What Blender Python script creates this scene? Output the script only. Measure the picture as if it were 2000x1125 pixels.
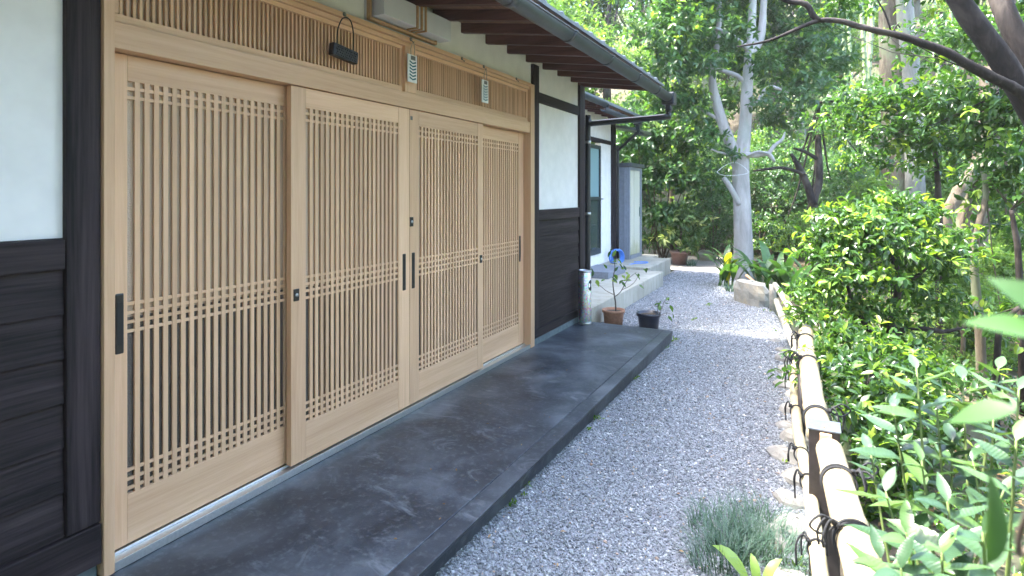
import bpy, math, random
import numpy as np
from mathutils import Vector, Matrix, Euler

for o in list(bpy.data.objects): bpy.data.objects.remove(o)
SC = bpy.context.scene
COL = SC.collection
R = random.Random(7)
G = np.random.default_rng(11)

# ------------------------------------------------------------------ camera, light, exposure
FPX, HY = 1130.0, 376.0                       # focal length and horizon row, in pixels of the 2000 px photo
YAW = math.atan2(600, FPX)
CAM = Vector((2.46, 0.0, 1.617))
cd = bpy.data.cameras.new('camera'); cam = bpy.data.objects.new('camera', cd); COL.objects.link(cam)
cam.location = CAM; cam.rotation_euler = (math.pi/2, 0, YAW)
cd.sensor_width = 36; cd.lens = FPX/2000*36; cd.shift_y = -(562.5-HY)/2000
cd.clip_start = 0.02; cd.clip_end = 400
cd.dof.use_dof = True; cd.dof.focus_distance = 3.6; cd.dof.aperture_fstop = 3.4
SC.camera = cam

SUN = Vector((-0.42, -0.12, 0.89)).normalized()
w = bpy.data.worlds.new('World'); SC.world = w; w.use_nodes = True
nt = w.node_tree; bg = nt.nodes['Background']
sky = nt.nodes.new('ShaderNodeTexSky'); sky.sky_type = 'NISHITA'; sky.sun_disc = False
sky.sun_elevation = math.asin(SUN.z); sky.sun_rotation = math.atan2(SUN.x, SUN.y)
sky.air_density = 1.0; sky.dust_density = 2.5; sky.ozone_density = 1.0
nt.links.new(sky.outputs[0], bg.inputs[0]); bg.inputs[1].default_value = 0.15
sl = bpy.data.lights.new('sun', 'SUN'); so = bpy.data.objects.new('sun', sl); COL.objects.link(so)
sl.energy = 2.0; sl.angle = math.radians(4.0); sl.color = (1.0, 0.95, 0.86)
so.rotation_euler = SUN.to_track_quat('Z', 'Y').to_euler(); so.location = (0, 0, 30)
SC.view_settings.view_transform = 'Standard'; SC.view_settings.look = 'None'
SC.view_settings.gamma = 1; SC.view_settings.use_curve_mapping = False
SC.view_settings.exposure = 3.95
SC.render.engine = 'CYCLES'
SC.cycles.max_bounces = 8; SC.cycles.diffuse_bounces = 4; SC.cycles.transparent_max_bounces = 8
SC.cycles.sample_clamp_indirect = 6

def V(px, py, d):                             # a place d metres ahead of the camera, from a pixel of the photo
    u, v = (px-1000)/FPX, -(py-HY)/FPX
    c, s = math.cos(YAW), math.sin(YAW)
    return Vector((CAM.x + d*(u*c-s), CAM.y + d*(u*s+c), CAM.z + d*v))

# ------------------------------------------------------------------ materials
def mat(name):
    m = bpy.data.materials.new(name); m.use_nodes = True
    t = m.node_tree; return m, t, t.nodes['Principled BSDF']
def N(t, typ, **kw):
    n = t.nodes.new(typ)
    for k, v in kw.items(): setattr(n, k, v)
    return n
def ramp(t, fac, stops):
    r = N(t, 'ShaderNodeValToRGB')
    e = r.color_ramp.elements
    while len(e) < len(stops): e.new(0.5)
    for k, (p, c) in enumerate(stops):
        e[k].position = p; e[k].color = (*c, 1) if len(c) == 3 else c
    t.links.new(fac, r.inputs[0]); return r.outputs[0]
def coords(t, scale, rnd=True):
    tc = N(t, 'ShaderNodeTexCoord'); mp = N(t, 'ShaderNodeMapping')
    t.links.new(tc.outputs['Object'], mp.inputs[0]); mp.inputs['Scale'].default_value = scale
    if rnd:
        oi = N(t, 'ShaderNodeObjectInfo'); mu = N(t, 'ShaderNodeVectorMath', operation='SCALE')
        cx = N(t, 'ShaderNodeCombineXYZ')
        for k in range(3): t.links.new(oi.outputs['Random'], cx.inputs[k])
        t.links.new(cx.outputs[0], mu.inputs[0]); mu.inputs['Scale'].default_value = 37.0
        t.links.new(mu.outputs[0], mp.inputs['Location'])
    return mp.outputs[0]
def noise(t, vec, sc, det=4, rough=.55, dist=0):
    n = N(t, 'ShaderNodeTexNoise'); n.inputs['Scale'].default_value = sc; n.inputs['Detail'].default_value = det
    n.inputs['Roughness'].default_value = rough; n.inputs['Distortion'].default_value = dist
    if vec is not None: t.links.new(vec, n.inputs['Vector'])
    return n.outputs[0]
def bump(t, p, h, strength, dist=.01):
    b = N(t, 'ShaderNodeBump'); b.inputs['Strength'].default_value = strength; b.inputs['Distance'].default_value = dist
    t.links.new(h, b.inputs['Height']); t.links.new(b.outputs[0], p.inputs['Normal'])
def mixc(t, fac, a, b, typ='MIX'):
    m = N(t, 'ShaderNodeMix', data_type='RGBA', blend_type=typ)
    for s, x in ((m.inputs[0], fac), (m.inputs[6], a), (m.inputs[7], b)):
        if isinstance(x, (int, float)): s.default_value = x
        elif isinstance(x, tuple): s.default_value = (*x, 1)
        else: t.links.new(x, s)
    return m.outputs[2]

def wood(name, axis, c0, c1, c2, rough=.45, fine=160, bmp=.15, knots=False, spec=.4):
    m, t, p = mat(name)
    s = [1.0, 1.0, 1.0]; s[axis] = 0.035
    v = coords(t, tuple(s))
    n1 = noise(t, v, fine, 5, .6, .3); n2 = noise(t, v, fine/9, 3, .5, 1.2)
    oi = N(t, 'ShaderNodeObjectInfo')
    a = ramp(t, n2, [(.3, c0), (.55, c1), (.75, c2)])
    col = mixc(t, .35, a, ramp(t, n1, [(.35, c0), (.65, c2)]))
    hs = N(t, 'ShaderNodeHueSaturation'); t.links.new(col, hs.inputs['Color'])
    mr = N(t, 'ShaderNodeMapRange'); t.links.new(oi.outputs['Random'], mr.inputs[0])
    mr.inputs[3].default_value = .86; mr.inputs[4].default_value = 1.08; t.links.new(mr.outputs[0], hs.inputs['Value'])
    col = hs.outputs[0]
    if knots:
        s2 = [2.2, 2.2, 2.2]; s2[axis] = .9
        vo = N(t, 'ShaderNodeTexVoronoi'); vo.inputs['Scale'].default_value = 3.2
        t.links.new(coords(t, tuple(s2)), vo.inputs['Vector'])
        k = ramp(t, vo.outputs['Distance'], [(.03, (1, 1, 1)), (.085, (0, 0, 0))])
        col = mixc(t, k, col, tuple(x*.45 for x in c0))
    t.links.new(col, p.inputs['Base Color']); p.inputs['Roughness'].default_value = rough
    p.inputs['Specular IOR Level'].default_value = spec
    bump(t, p, n1, bmp, .004)
    return m
HIN = ((.57, .335, .19), (.68, .42, .25), (.74, .49, .31))
M = {}
M['wood_v'] = wood('pale_wood_upright', 2, *HIN, rough=.4, fine=120, bmp=.05)
M['wood_h'] = wood('pale_wood_level', 1, *HIN, rough=.4, fine=120, bmp=.05)
DK = ((.006, .004, .0045), (.018, .0125, .014), (.062, .044, .047))
M['dark_v'] = wood('stained_timber_upright', 2, *DK, rough=.62, fine=90, bmp=.5, knots=True, spec=.22)
M['dark_h'] = wood('stained_timber_level', 1, *DK, rough=.62, fine=90, bmp=.5, knots=True, spec=.22)
RB = ((.05, .021, .016), (.10, .043, .034), (.16, .072, .058))
M['rafter'] = wood('rafter_timber', 0, *RB, rough=.6, fine=90, bmp=.3)
M['soffit'] = wood('soffit_timber', 1, (.12, .062, .04), (.21, .112, .075), (.30, .17, .12), rough=.6, fine=60, bmp=.3)

def simple(name, col, rough=.5, metal=0, nscale=30, var=.25, bmp=.1, spec=.5, bdist=.004):
    m, t, p = mat(name)
    n = noise(t, coords(t, (1, 1, 1)), nscale, 5)
    c = ramp(t, n, [(.3, tuple(x*(1-var) for x in col)), (.7, tuple(min(1, x*(1+var)) for x in col))])
    t.links.new(c, p.inputs['Base Color']); p.inputs['Roughness'].default_value = rough; p.inputs['Metallic'].default_value = metal
    p.inputs['Specular IOR Level'].default_value = spec
    if bmp: bump(t, p, n, bmp, bdist)
    return m
M['plaster'] = simple('white_plaster', (.78, .755, .73), .85, 0, 8, .05, .12, .2)
M['plaster_fine'] = M['plaster']
M['handle'] = simple('dark_bronze', (.025, .024, .024), .35, .3, 60, .2, .02)
M['recess'] = simple('recess_black', (.01, .01, .01), .6, 0, 60, .2, 0)
M['steel'] = simple('brushed_steel', (.5, .5, .48), .35, 1, 90, .1, .02)
M['alu'] = simple('aluminium', (.62, .62, .6), .35, .9, 90, .1, .03)
M['gutter'] = simple('grey_gutter', (.05, .055, .063), .38, 0, 14, .22, .06)
M['pipe'] = simple('dark_pipe', (.022, .023, .027), .35, 0, 20, .2, .03)
M['tile'] = simple('roof_tile_grey', (.16, .17, .18), .4, 0, 25, .25, .1)
M['footing'] = simple('footing_concrete', (.10, .13, .14), .8, 0, 20, .25, .2)
M['rope'] = simple('black_rope', (.012, .013, .016), .8, 0, 400, .4, .6)
M['blue'] = simple('blue_hose', (.10, .27, .75), .4, 0, 20, .1, 0)
M['terracotta'] = simple('terracotta', (.36, .18, .105), .75, 0, 30, .2, .1)
M['blackpot'] = simple('glazed_black', (.014, .017, .032), .3, 0, 30, .2, .03)
M['brownpot'] = simple('brown_pot', (.16, .10, .085), .6, 0, 30, .2, .05)
M['soil'] = simple('soil', (.06, .042, .028), .95, 0, 60, .4, .6)
M['shed'] = simple('shed_grey', (.22, .24, .28), .45, 0, 12, .12, .02)
M['shedtop'] = simple('shed_dark', (.07, .075, .085), .45, 0, 12, .15, .02)
M['doorgrey'] = simple('dark_sash', (.045, .055, .055), .4, .2, 20, .15, .02)
M['lampbox'] = simple('lamp_plastic', (.60, .60, .62), .4, 0, 10, .03, .02)
M['cane'] = simple('lamp_wood', (.42, .25, .12), .5, 0, 40, .15, .03)
M['blackbasket'] = simple('black_lacquer', (.012, .013, .016), .35, 0, 40, .2, .05)
M['white'] = simple('plaque_white', (.72, .73, .70), .5, 0, 40, .06, .05)
M['teal'] = simple('teal_ink', (.012, .11, .14), .6, 0, 40, .2, 0)
M['ink'] = simple('grey_ink', (.12, .12, .115), .6, 0, 40, .2, 0)
M['string'] = simple('string', (.35, .32, .26), .8, 0, 90, .2, .2)
M['hookgrey'] = simple('hook_grey', (.14, .15, .14), .45, .4, 60, .2, .05)
M['bark_pale'] = None

def bark(name, c0, c1, c2, sc, bmp, rough=.85, patches=None):
    m, t, p = mat(name)
    v = coords(t, (1, 1, .25)); n = noise(t, v, sc, 8, .65, .6)
    n2 = noise(t, coords(t, (1, 1, .6)), 3.2, 4, .6, .4)
    c = ramp(t, n, [(.28, c0), (.5, c1), (.72, c2)])
    if patches: c = mixc(t, ramp(t, n2, [(.5, (0, 0, 0)), (.62, (.8, .8, .8))]), c, patches)
    t.links.new(c, p.inputs['Base Color']); p.inputs['Roughness'].default_value = rough
    p.inputs['Specular IOR Level'].default_value = .3
    bump(t, p, n, bmp, .02); return m
M['bark_pale'] = bark('bark_pale', (.23, .21, .20), (.34, .315, .30), (.44, .415, .40), 7, .18, .85, (.27, .28, .25))
M['bark_dark'] = bark('bark_dark', (.008, .006, .0055), (.018, .013, .0115), (.045, .034, .029), 16, .6, .8, (.075, .06, .05))
M['bark_brown'] = bark('bark_brown', (.045, .036, .027), (.10, .08, .058), (.17, .14, .105), 14, .8, .9, (.13, .15, .09))
M['bark_grey'] = bark('bark_grey', (.09, .09, .08), (.15, .15, .135), (.23, .22, .20), 10, .5, .9, (.16, .18, .13))
M['twig'] = bark('twig', (.06, .045, .035), (.11, .085, .065), (.17, .135, .10), 30, .4)

def bamboo_mat(name, c0, c1, axis_y=True):
    m, t, p = mat(name)
    s = (1, .06, 1) if axis_y else (1, 1, .06)
    n = noise(t, coords(t, s), 60, 4); n2 = noise(t, coords(t, (1, 1, 1)), 5, 4, .6)
    c = mixc(t, ramp(t, n2, [(.46, (0, 0, 0)), (.66, (.75, .75, .75))]), ramp(t, n, [(.3, c0), (.7, c1)]), tuple(x*.55 for x in c0))
    t.links.new(c, p.inputs['Base Color']); p.inputs['Roughness'].default_value = .45
    bump(t, p, n, .08, .003); return m
M['bamboo'] = bamboo_mat('weathered_bamboo', (.36, .29, .18), (.48, .405, .27))
M['bamboo_old'] = bamboo_mat('grey_bamboo', (.30, .27, .22), (.42, .385, .32))
M['culm'] = bamboo_mat('living_bamboo', (.11, .16, .055), (.18, .22, .10), False)

def glass_mat(name, g0, g1):
    m, t, p = mat(name)
    vo = N(t, 'ShaderNodeTexVoronoi'); vo.inputs['Scale'].default_value = 170
    t.links.new(coords(t, (1, 1, 1)), vo.inputs['Vector'])
    n = noise(t, coords(t, (1, 1, 1)), 1.2, 2)
    t.links.new(ramp(t, n, [(.3, g0), (.7, g1)]), p.inputs['Base Color'])
    p.inputs['Roughness'].default_value = .16; p.inputs['Specular IOR Level'].default_value = .75
    bump(t, p, vo.outputs['Distance'], .55, .004); return m
M['glass'] = glass_mat('figured_glass', (.42, .295, .20), (.53, .385, .275))  # bright reflection of wood and sky put into the glass colour
M['glass_low'] = glass_mat('figured_glass_dark_reflection', (.06, .048, .04), (.10, .08, .068))  # dark reflection of the porch put into the lower pane colour
def pane(name, col, rough=.12):
    m, t, p = mat(name); p.inputs['Base Color'].default_value = (*col, 1); p.inputs['Roughness'].default_value = rough
    p.inputs['Specular IOR Level'].default_value = .7
    bump(t, p, noise(t, coords(t, (1, 1, 1)), 3, 2), .04, .02); return m
M['pane_up'] = pane('frosted_teal_pane', (.22, .34, .36), .3)
M['pane_low'] = pane('grey_pane', (.05, .065, .06), .12)

def porch_mat():
    m, t, p = mat('dark_trowelled_concrete')
    v = coords(t, (1, 1, 1), False)
    n1 = noise(t, v, 2.2, 6, .6, .5); n2 = noise(t, v, 30, 6, .7); n3 = noise(t, coords(t, (.8, 1.6, 1), False), 3.4, 9, .68, 1.2)
    c = ramp(t, n1, [(.3, (.014, .017, .023)), (.5, (.038, .045, .055)), (.68, (.10, .112, .126))])
    c = mixc(t, ramp(t, n3, [(.56, (0, 0, 0)), (.70, (.5, .5, .5)), (.8, (.85, .85, .85))]), c, (.26, .275, .285))
    c = mixc(t, ramp(t, n2, [(.52, (0, 0, 0)), (.72, (.5, .5, .5))]), c, (.15, .16, .17))
    t.links.new(c, p.inputs['Base Color'])
    r = N(t, 'ShaderNodeMapRange'); t.links.new(n3, r.inputs[0]); r.inputs[3].default_value = .28; r.inputs[4].default_value = .6
    t.links.new(r.outputs[0], p.inputs['Roughness']); bump(t, p, n2, .25, .004); return m
M['porch'] = porch_mat()
def pad_mat():
    m, t, p = mat('pale_concrete')
    v = coords(t, (1, 1, 1), False); n1 = noise(t, v, 2.5, 7, .65); n2 = noise(t, coords(t, (1, 1, .15), False), 9, 6, .7)
    c = ramp(t, n1, [(.3, (.31, .28, .22)), (.7, (.46, .425, .355))])
    c = mixc(t, ramp(t, n2, [(.5, (0, 0, 0)), (.75, (.6, .6, .6))]), c, (.19, .18, .12))
    t.links.new(c, p.inputs['Base Color']); p.inputs['Roughness'].default_value = .9; bump(t, p, n1, .3, .01); return m
M['pad'] = pad_mat()
def sheddoor_mat():
    m, t, p = mat('cream_panel')
    tc = N(t, 'ShaderNodeTexCoord'); sx = N(t, 'ShaderNodeSeparateXYZ'); t.links.new(tc.outputs['Object'], sx.inputs[0])
    n = noise(t, coords(t, (3, 3, .6), False), 6, 6, .7)
    mr = N(t, 'ShaderNodeMapRange'); t.links.new(sx.outputs[2], mr.inputs[0])
    mr.inputs[1].default_value = .05; mr.inputs[2].default_value = .75; mr.inputs[3].default_value = .28; mr.inputs[4].default_value = -.3
    ad = N(t, 'ShaderNodeMath', operation='ADD'); t.links.new(n, ad.inputs[0]); t.links.new(mr.outputs[0], ad.inputs[1])
    c = mixc(t, ramp(t, ad.outputs[0], [(.5, (0, 0, 0)), (.8, (.75, .75, .75))]), (.62, .61, .52), (.33, .32, .13))
    t.links.new(c, p.inputs['Base Color']); p.inputs['Roughness'].default_value = .5; return m
M['sheddoor'] = sheddoor_mat()
def holo_mat():
    m, t, p = mat('holographic_foil')
    vo = N(t, 'ShaderNodeTexVoronoi'); vo.inputs['Scale'].default_value = 70
    t.links.new(coords(t, (1, 1, 1), False), vo.inputs['Vector'])
    hs = N(t, 'ShaderNodeSeparateColor'); t.links.new(vo.outputs['Color'], hs.inputs[0])
    hc = N(t, 'ShaderNodeCombineColor', mode='HSV'); t.links.new(hs.outputs[0], hc.inputs[0])
    mr = N(t, 'ShaderNodeMapRange'); t.links.new(hs.outputs[1], mr.inputs[0]); mr.inputs[3].default_value = .05; mr.inputs[4].default_value = .6
    t.links.new(mr.outputs[0], hc.inputs[1]); hc.inputs[2].default_value = .78
    t.links.new(hc.outputs[0], p.inputs['Base Color']); p.inputs['Metallic'].default_value = .9; p.inputs['Roughness'].default_value = .28
    bump(t, p, vo.outputs['Distance'], .35, .01); return m
M['holo'] = holo_mat()
def stone_mat(name, c0, c1, moss=None):
    m, t, p = mat(name); v = coords(t, (1, 1, 1)); n = noise(t, v, 9, 8, .65); n2 = noise(t, v, 3, 4)
    c = ramp(t, n, [(.3, c0), (.7, c1)])
    if moss: c = mixc(t, ramp(t, n2, [(.5, (0, 0, 0)), (.7, (.7, .7, .7))]), c, moss)
    t.links.new(c, p.inputs['Base Color']); p.inputs['Roughness'].default_value = .9; bump(t, p, n, .6, .02); return m
M['stone'] = stone_mat('edging_stone', (.17, .16, .14), (.32, .305, .275))
M['boulder'] = stone_mat('boulder_stone', (.19, .18, .155), (.33, .315, .27), (.34, .25, .12))
def ground_mat(name, stops, sc, extra=None):
    m, t, p = mat(name); v = coords(t, (1, 1, 1), False)
    n = noise(t, v, sc, 10, .7); c = ramp(t, n, stops)
    if extra:
        n2 = noise(t, v, .5, 6, .6); c = mixc(t, ramp(t, n2, [(.45, (0, 0, 0)), (.6, (1, 1, 1))]), c, extra)
    t.links.new(c, p.inputs['Base Color']); p.inputs['Roughness'].default_value = .95; bump(t, p, n, .7, .03); return m
M['ground'] = ground_mat('forest_soil', [(.3, (.045, .035, .024)), (.5, (.07, .055, .036)), (.7, (.11, .09, .062))], 14, (.05, .07, .025))
M['path'] = ground_mat('gravel_bed', [(.3, (.16, .165, .18)), (.5, (.29, .295, .32)), (.7, (.42, .425, .45))], 90)
M['dirt'] = ground_mat('sandy_dirt', [(.3, (.20, .17, .145)), (.5, (.31, .27, .24)), (.7, (.42, .385, .35))], 40)
def pebble_mat():
    m, t, p = mat('pebble')
    a = N(t, 'ShaderNodeAttribute', attribute_type='INSTANCER', attribute_name='tone')
    c = ramp(t, a.outputs['Fac'], [(0, (.10, .105, .11)), (.35, (.19, .2, .212)), (.75, (.315, .33, .342)), (.95, (.54, .54, .53)), (1, (.38, .28, .21))])
    t.links.new(c, p.inputs['Base Color']); p.inputs['Roughness'].default_value = .75; p.inputs['Specular IOR Level'].default_value = .35
    return m
M['pebble'] = pebble_mat()

def leaf_mat(name, stops, attr=True, rough=.3, trans=.35, spec=.5, tmul=(1.6, 1.7, .7), veins=False):
    m, t, p = mat(name); out = t.nodes['Material Output']
    if attr:
        a = N(t, 'ShaderNodeAttribute', attribute_name='tint'); f = a.outputs['Fac']
    else:
        a = N(t, 'ShaderNodeObjectInfo'); f = a.outputs['Random']
    c = ramp(t, f, stops)
    t.links.new(c, p.inputs['Base Color']); p.inputs['Roughness'].default_value = rough
    p.inputs['Specular IOR Level'].default_value = spec
    tr = N(t, 'ShaderNodeBsdfTranslucent'); tc = mixc(t, 1.0, c, tuple(tmul), 'MULTIPLY'); t.links.new(tc, tr.inputs[0])
    mx = N(t, 'ShaderNodeMixShader'); mx.inputs[0].default_value = trans
    t.links.new(p.outputs[0], mx.inputs[1]); t.links.new(tr.outputs[0], mx.inputs[2]); t.links.new(mx.outputs[0], out.inputs[0])
    if veins:
        wv = N(t, 'ShaderNodeTexWave'); wv.inputs['Scale'].default_value = 30; wv.inputs['Distortion'].default_value = 1.5
        t.links.new(coords(t, (1, .6, 1), False), wv.inputs['Vector']); bump(t, p, wv.outputs[0], .10, .004)
        wv.inputs['Scale'].default_value = 4.0; mm = mixc(t, ramp(t, wv.outputs[0], [(.0, (.09, .09, .09)), (.35, (0, 0, 0))]), c, (.10, .17, .07)); t.links.new(mm, p.inputs['Base Color'])
    return m
EV = [(0, (.028, .07, .03)), (.5, (.06, .135, .048)), (.78, (.09, .17, .05)), (.9, (.15, .25, .04)), (1, (.22, .30, .05))]
MA = [(0, (.07, .13, .035)), (.5, (.13, .22, .05)), (.85, (.21, .31, .07)), (1, (.30, .36, .10))]
CA = [(0, (.028, .066, .018)), (.45, (.052, .12, .028)), (.7, (.10, .19, .035)), (.88, (.17, .27, .04)), (1, (.24, .32, .05))]
M['leaf_ev'] = leaf_mat('leaf_evergreen', EV, True, .32, .42, .5)
M['leaf_ma'] = leaf_mat('leaf_maple', MA, True, .5, .5, .3)
M['leaf_ca'] = leaf_mat('leaf_camellia', CA, True, .25, .4, .55)
M['leaf_ca_o'] = leaf_mat('leaf_camellia_single', CA, False, .25, .4, .55)
M['leaf_big'] = leaf_mat('leaf_broad', [(0, (.026, .06, .03)), (.6, (.045, .095, .042)), (1, (.08, .15, .036))], False, .36, .2, .5, veins=True)
M['leaf_near'] = leaf_mat('leaf_near', [(0, (.035, .085, .028)), (1, (.05, .115, .03))], False, .5, .22, .25)
M['leaf_asp'] = leaf_mat('leaf_blade', [(0, (.03, .08, .02)), (.6, (.05, .13, .03)), (1, (.09, .18, .04))], False, .35, .3, .5)
M['leaf_yellow'] = leaf_mat('leaf_yellow', [(0, (.55, .50, .03)), (1, (.6, .5, .04))], False, .45, .4, .3)
M['leaf_brown'] = leaf_mat('leaf_dry', [(0, (.16, .085, .04)), (.6, (.28, .17, .09)), (1, (.36, .27, .16))], True, .7, .15, .2)  # brown tones of dry fallen leaves
M['grassblade'] = leaf_mat('grass_blade', [(0, (.05, .095, .065)), (.6, (.085, .15, .105)), (1, (.19, .25, .16))], True, .4, .2, .4)
M['variegated'] = leaf_mat('leaf_variegated', [(0, (.05, .11, .03)), (.6, (.11, .19, .06)), (1, (.36, .40, .17))], True, .35, .3, .5)

# ------------------------------------------------------------------ mesh builders
BASE = {}
class MB:
    def __init__(s): s.v = []; s.f = []; s.sm = []
    def add(s, vs, fs, smooth=False):
        b = len(s.v); s.v += [tuple(x) for x in vs]; s.f += [tuple(b+i for i in f) for f in fs]; s.sm += [smooth]*len(fs); return s
    def box(s, a, b):
        x0, y0, z0 = a; x1, y1, z1 = b
        vs = [(x0, y0, z0), (x1, y0, z0), (x1, y1, z0), (x0, y1, z0), (x0, y0, z1), (x1, y0, z1), (x1, y1, z1), (x0, y1, z1)]
        return s.add(vs, [(0, 3, 2, 1), (4, 5, 6, 7), (0, 1, 5, 4), (1, 2, 6, 5), (2, 3, 7, 6), (3, 0, 4, 7)])
    def hexa(s, vs):  # eight corners: four below, four above
        return s.add(vs, [(0, 3, 2, 1), (4, 5, 6, 7), (0, 1, 5, 4), (1, 2, 6, 5), (2, 3, 7, 6), (3, 0, 4, 7)])
    def tube(s, pts, rad, n=8, cap=True, sub=0, wob=0.0):
        P = [Vector(p) for p in pts]; rr = list(rad) if hasattr(rad, '__len__') else [rad]*len(P)
        if sub:
            Q, q = [], []
            for i in range(len(P)-1):
                p0, p1, p2, p3 = P[max(i-1, 0)], P[i], P[i+1], P[min(i+2, len(P)-1)]
                for k in range(sub):
                    u = k/sub
                    Q.append(.5*((2*p1)+(p2-p0)*u+(2*p0-5*p1+4*p2-p3)*u*u+(3*p1-p0-3*p2+p3)*u**3)); q.append(rr[i]*(1-u)+rr[i+1]*u)
            Q.append(P[-1]); q.append(rr[-1]); P, rr = Q, q
        vs, fs = [], []
        t0 = (P[1]-P[0]).normalized(); up = Vector((0, 0, 1)) if abs(t0.z) < .9 else Vector((1, 0, 0))
        side = t0.cross(up).normalized()
        for i, p in enumerate(P):
            t = (P[min(i+1, len(P)-1)]-P[max(i-1, 0)]).normalized()
            side = (side - t*side.dot(t)).normalized(); oth = t.cross(side)
            for k in range(n):
                a = 2*math.pi*k/n; r = rr[i]*(1+wob*R.uniform(-1, 1))
                vs.append(p+side*(math.cos(a)*r)+oth*(math.sin(a)*r))
        for i in range(len(P)-1):
            for k in range(n):
                a, b = i*n+k, i*n+(k+1) % n
                fs.append((a, b, b+n, a+n))
        if cap: fs += [tuple(range(n-1, -1, -1)), tuple(range(len(vs)-n, len(vs)))]
        return s.add(vs, fs, True)
    def lathe(s, prof, c, n=28):
        vs, fs = [], []
        for r, z in prof:
            for k in range(n):
                a = 2*math.pi*k/n; vs.append((c[0]+r*math.cos(a), c[1]+r*math.sin(a), c[2]+z))
        for i in range(len(prof)-1):
            for k in range(n):
                a, b = i*n+k, i*n+(k+1) % n; fs.append((a, b, b+n, a+n))
        return s.add(vs, fs, True)
    def quad(s, a, b, c, d): return s.add([a, b, c, d], [(0, 1, 2, 3)])
    def mesh(s, name, off=(0, 0, 0)):
        me = bpy.data.meshes.new(name)
        me.from_pydata([(x-off[0], y-off[1], z-off[2]) for x, y, z in s.v], [], s.f)
        for p, q in zip(me.polygons, s.sm): p.use_smooth = q
        me.update(); return me

def link(name, data, parent=None, m=None, loc=(0, 0, 0)):
    o = bpy.data.objects.new(name, data); COL.objects.link(o); o.location = loc
    if parent: o.parent = parent
    if m is not None and data is not None and not data.materials: data.materials.append(m)
    return o
def tag(o, label=None, cat=None, group=None, kind=None):
    for k, v in (('label', label), ('category', cat), ('group', group), ('kind', kind)):
        if v: o[k] = v
    return o
def thing(name, label, cat, base, group=None):
    o = bpy.data.objects.new(name, None); COL.objects.link(o); o.location = base; o.empty_display_size = .1
    BASE[o.name] = Vector(base); return tag(o, label, cat, group)
def part(name, mb, m, parent, bevel=0, label=None):    # mb is in world coordinates
    b = BASE[parent.name]; o = link(name, mb.mesh(name, b), parent, m); BASE[o.name] = b
    if bevel:
        bv = o.modifiers.new('bevel', 'BEVEL'); bv.width = bevel; bv.segments = 2; bv.limit_method = 'ANGLE'
    if label: o['label'] = label
    return o
def holder(name, parent):                               # a part that is only its sub-parts
    o = bpy.data.objects.new(name, None); COL.objects.link(o); o.parent = parent; o.empty_display_size = .05
    BASE[o.name] = BASE[parent.name]; return o
def piece(name, me, parent, loc, rot=None, scl=None):   # a shared mesh put at a world position
    b = BASE[parent.name]; o = bpy.data.objects.new(name, me); COL.objects.link(o); o.parent = parent
    o.location = Vector(loc)-b
    if rot is not None: o.rotation_euler = rot
    if scl is not None: o.scale = scl
    return o
def solo(name, mb, m, base, label, cat, group=None, bevel=0):   # a thing that is one mesh
    o = link(name, mb.mesh(name, base), None, m, base); BASE[o.name] = Vector(base)
    if bevel:
        bv = o.modifiers.new('bevel', 'BEVEL'); bv.width = bevel; bv.segments = 2; bv.limit_method = 'ANGLE'
    return tag(o, label, cat, group)
def box(a, b): return MB().box(a, b)

# ------------------------------------------------------------------ ground, path
def smooth(a, b, x):
    u = np.clip((x-a)/(b-a), 0, 1); return u*u*(3-2*u)
def hgt(x, y):
    x = np.asarray(x, float); y = np.asarray(y, float)
    h = -.035 + .55*np.maximum(0, y-15.5)*smooth(15.5, 24, y) - .05*smooth(42, 60, y)*np.maximum(0, y-42)*8
    h = h + .25*smooth(3.2, 8, x)*np.sin(x*.9+y*.5) + .12*smooth(14, 18, y)*np.sin(x*1.3)*np.cos(y*.8)
    return h - .35*smooth(2.7, 4.5, x)*(1-smooth(10, 16, y))
def H(x, y): return float(hgt(x, y))
gx = np.concatenate([np.linspace(-120, -14, 14), np.linspace(-12, 18, 76), np.linspace(20, 120, 14)])
gy = np.concatenate([np.linspace(-60, -5, 10), np.linspace(-4, 30, 86), np.linspace(31, 160, 26)])
X, Y = np.meshgrid(gx, gy); Z = hgt(X, Y)
nx, ny = len(gx), len(gy)
me = bpy.data.meshes.new('ground')
vv = np.stack([X, Y, Z], -1).reshape(-1, 3)
ii = (np.arange(ny-1)[:, None]*nx+np.arange(nx-1)[None]).reshape(-1)
me.from_pydata(vv.tolist(), [], np.stack([ii, ii+1, ii+nx+1, ii+nx], -1).tolist())
for p in me.polygons: p.use_smooth = True
tag(link('ground', me, None, M['ground']), kind='structure')

EDGE = [(-3, 2.62), (1.5, 2.52), (2.9, 2.42), (3.7, 2.38), (4.9, 2.34), (5.9, 2.27), (7.3, 2.12), (8.7, 1.85), (9.5, 1.4), (10.6, 1.15), (12.3, .95)]
LEFT = [(-3, .955), (6.3, 1.0), (6.36, .02), (10.1, .05), (10.2, -.2), (12.3, -.2)]
def interp(tab, y): return float(np.interp(y, [a for a, b in tab], [b for a, b in tab]))
mb = MB(); ys = sorted(set(list(np.linspace(-3, 12.3, 60))+[6.3, 6.36, 10.1, 10.2]))
for a, b in zip(ys[:-1], ys[1:]):
    mb.quad((interp(LEFT, a), a, 0), (interp(EDGE, a), a, 0), (interp(EDGE, b), b, 0), (interp(LEFT, b), b, 0))
tag(link('gravel_path', mb.mesh('gravel_path'), None, M['path']), kind='structure')
mb = MB()
yd = np.linspace(12.3, 15.2, 10)
for a, b in zip(yd[:-1], yd[1:]): mb.quad((-2.6, a, -.004), (1.0+.3*math.sin(a*3), a, -.004), (1.0+.3*math.sin(b*3), b, -.004), (-2.6, b, -.004))
tag(link('dirt_yard', mb.mesh('dirt_yard'), None, M['dirt']), kind='structure')

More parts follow.
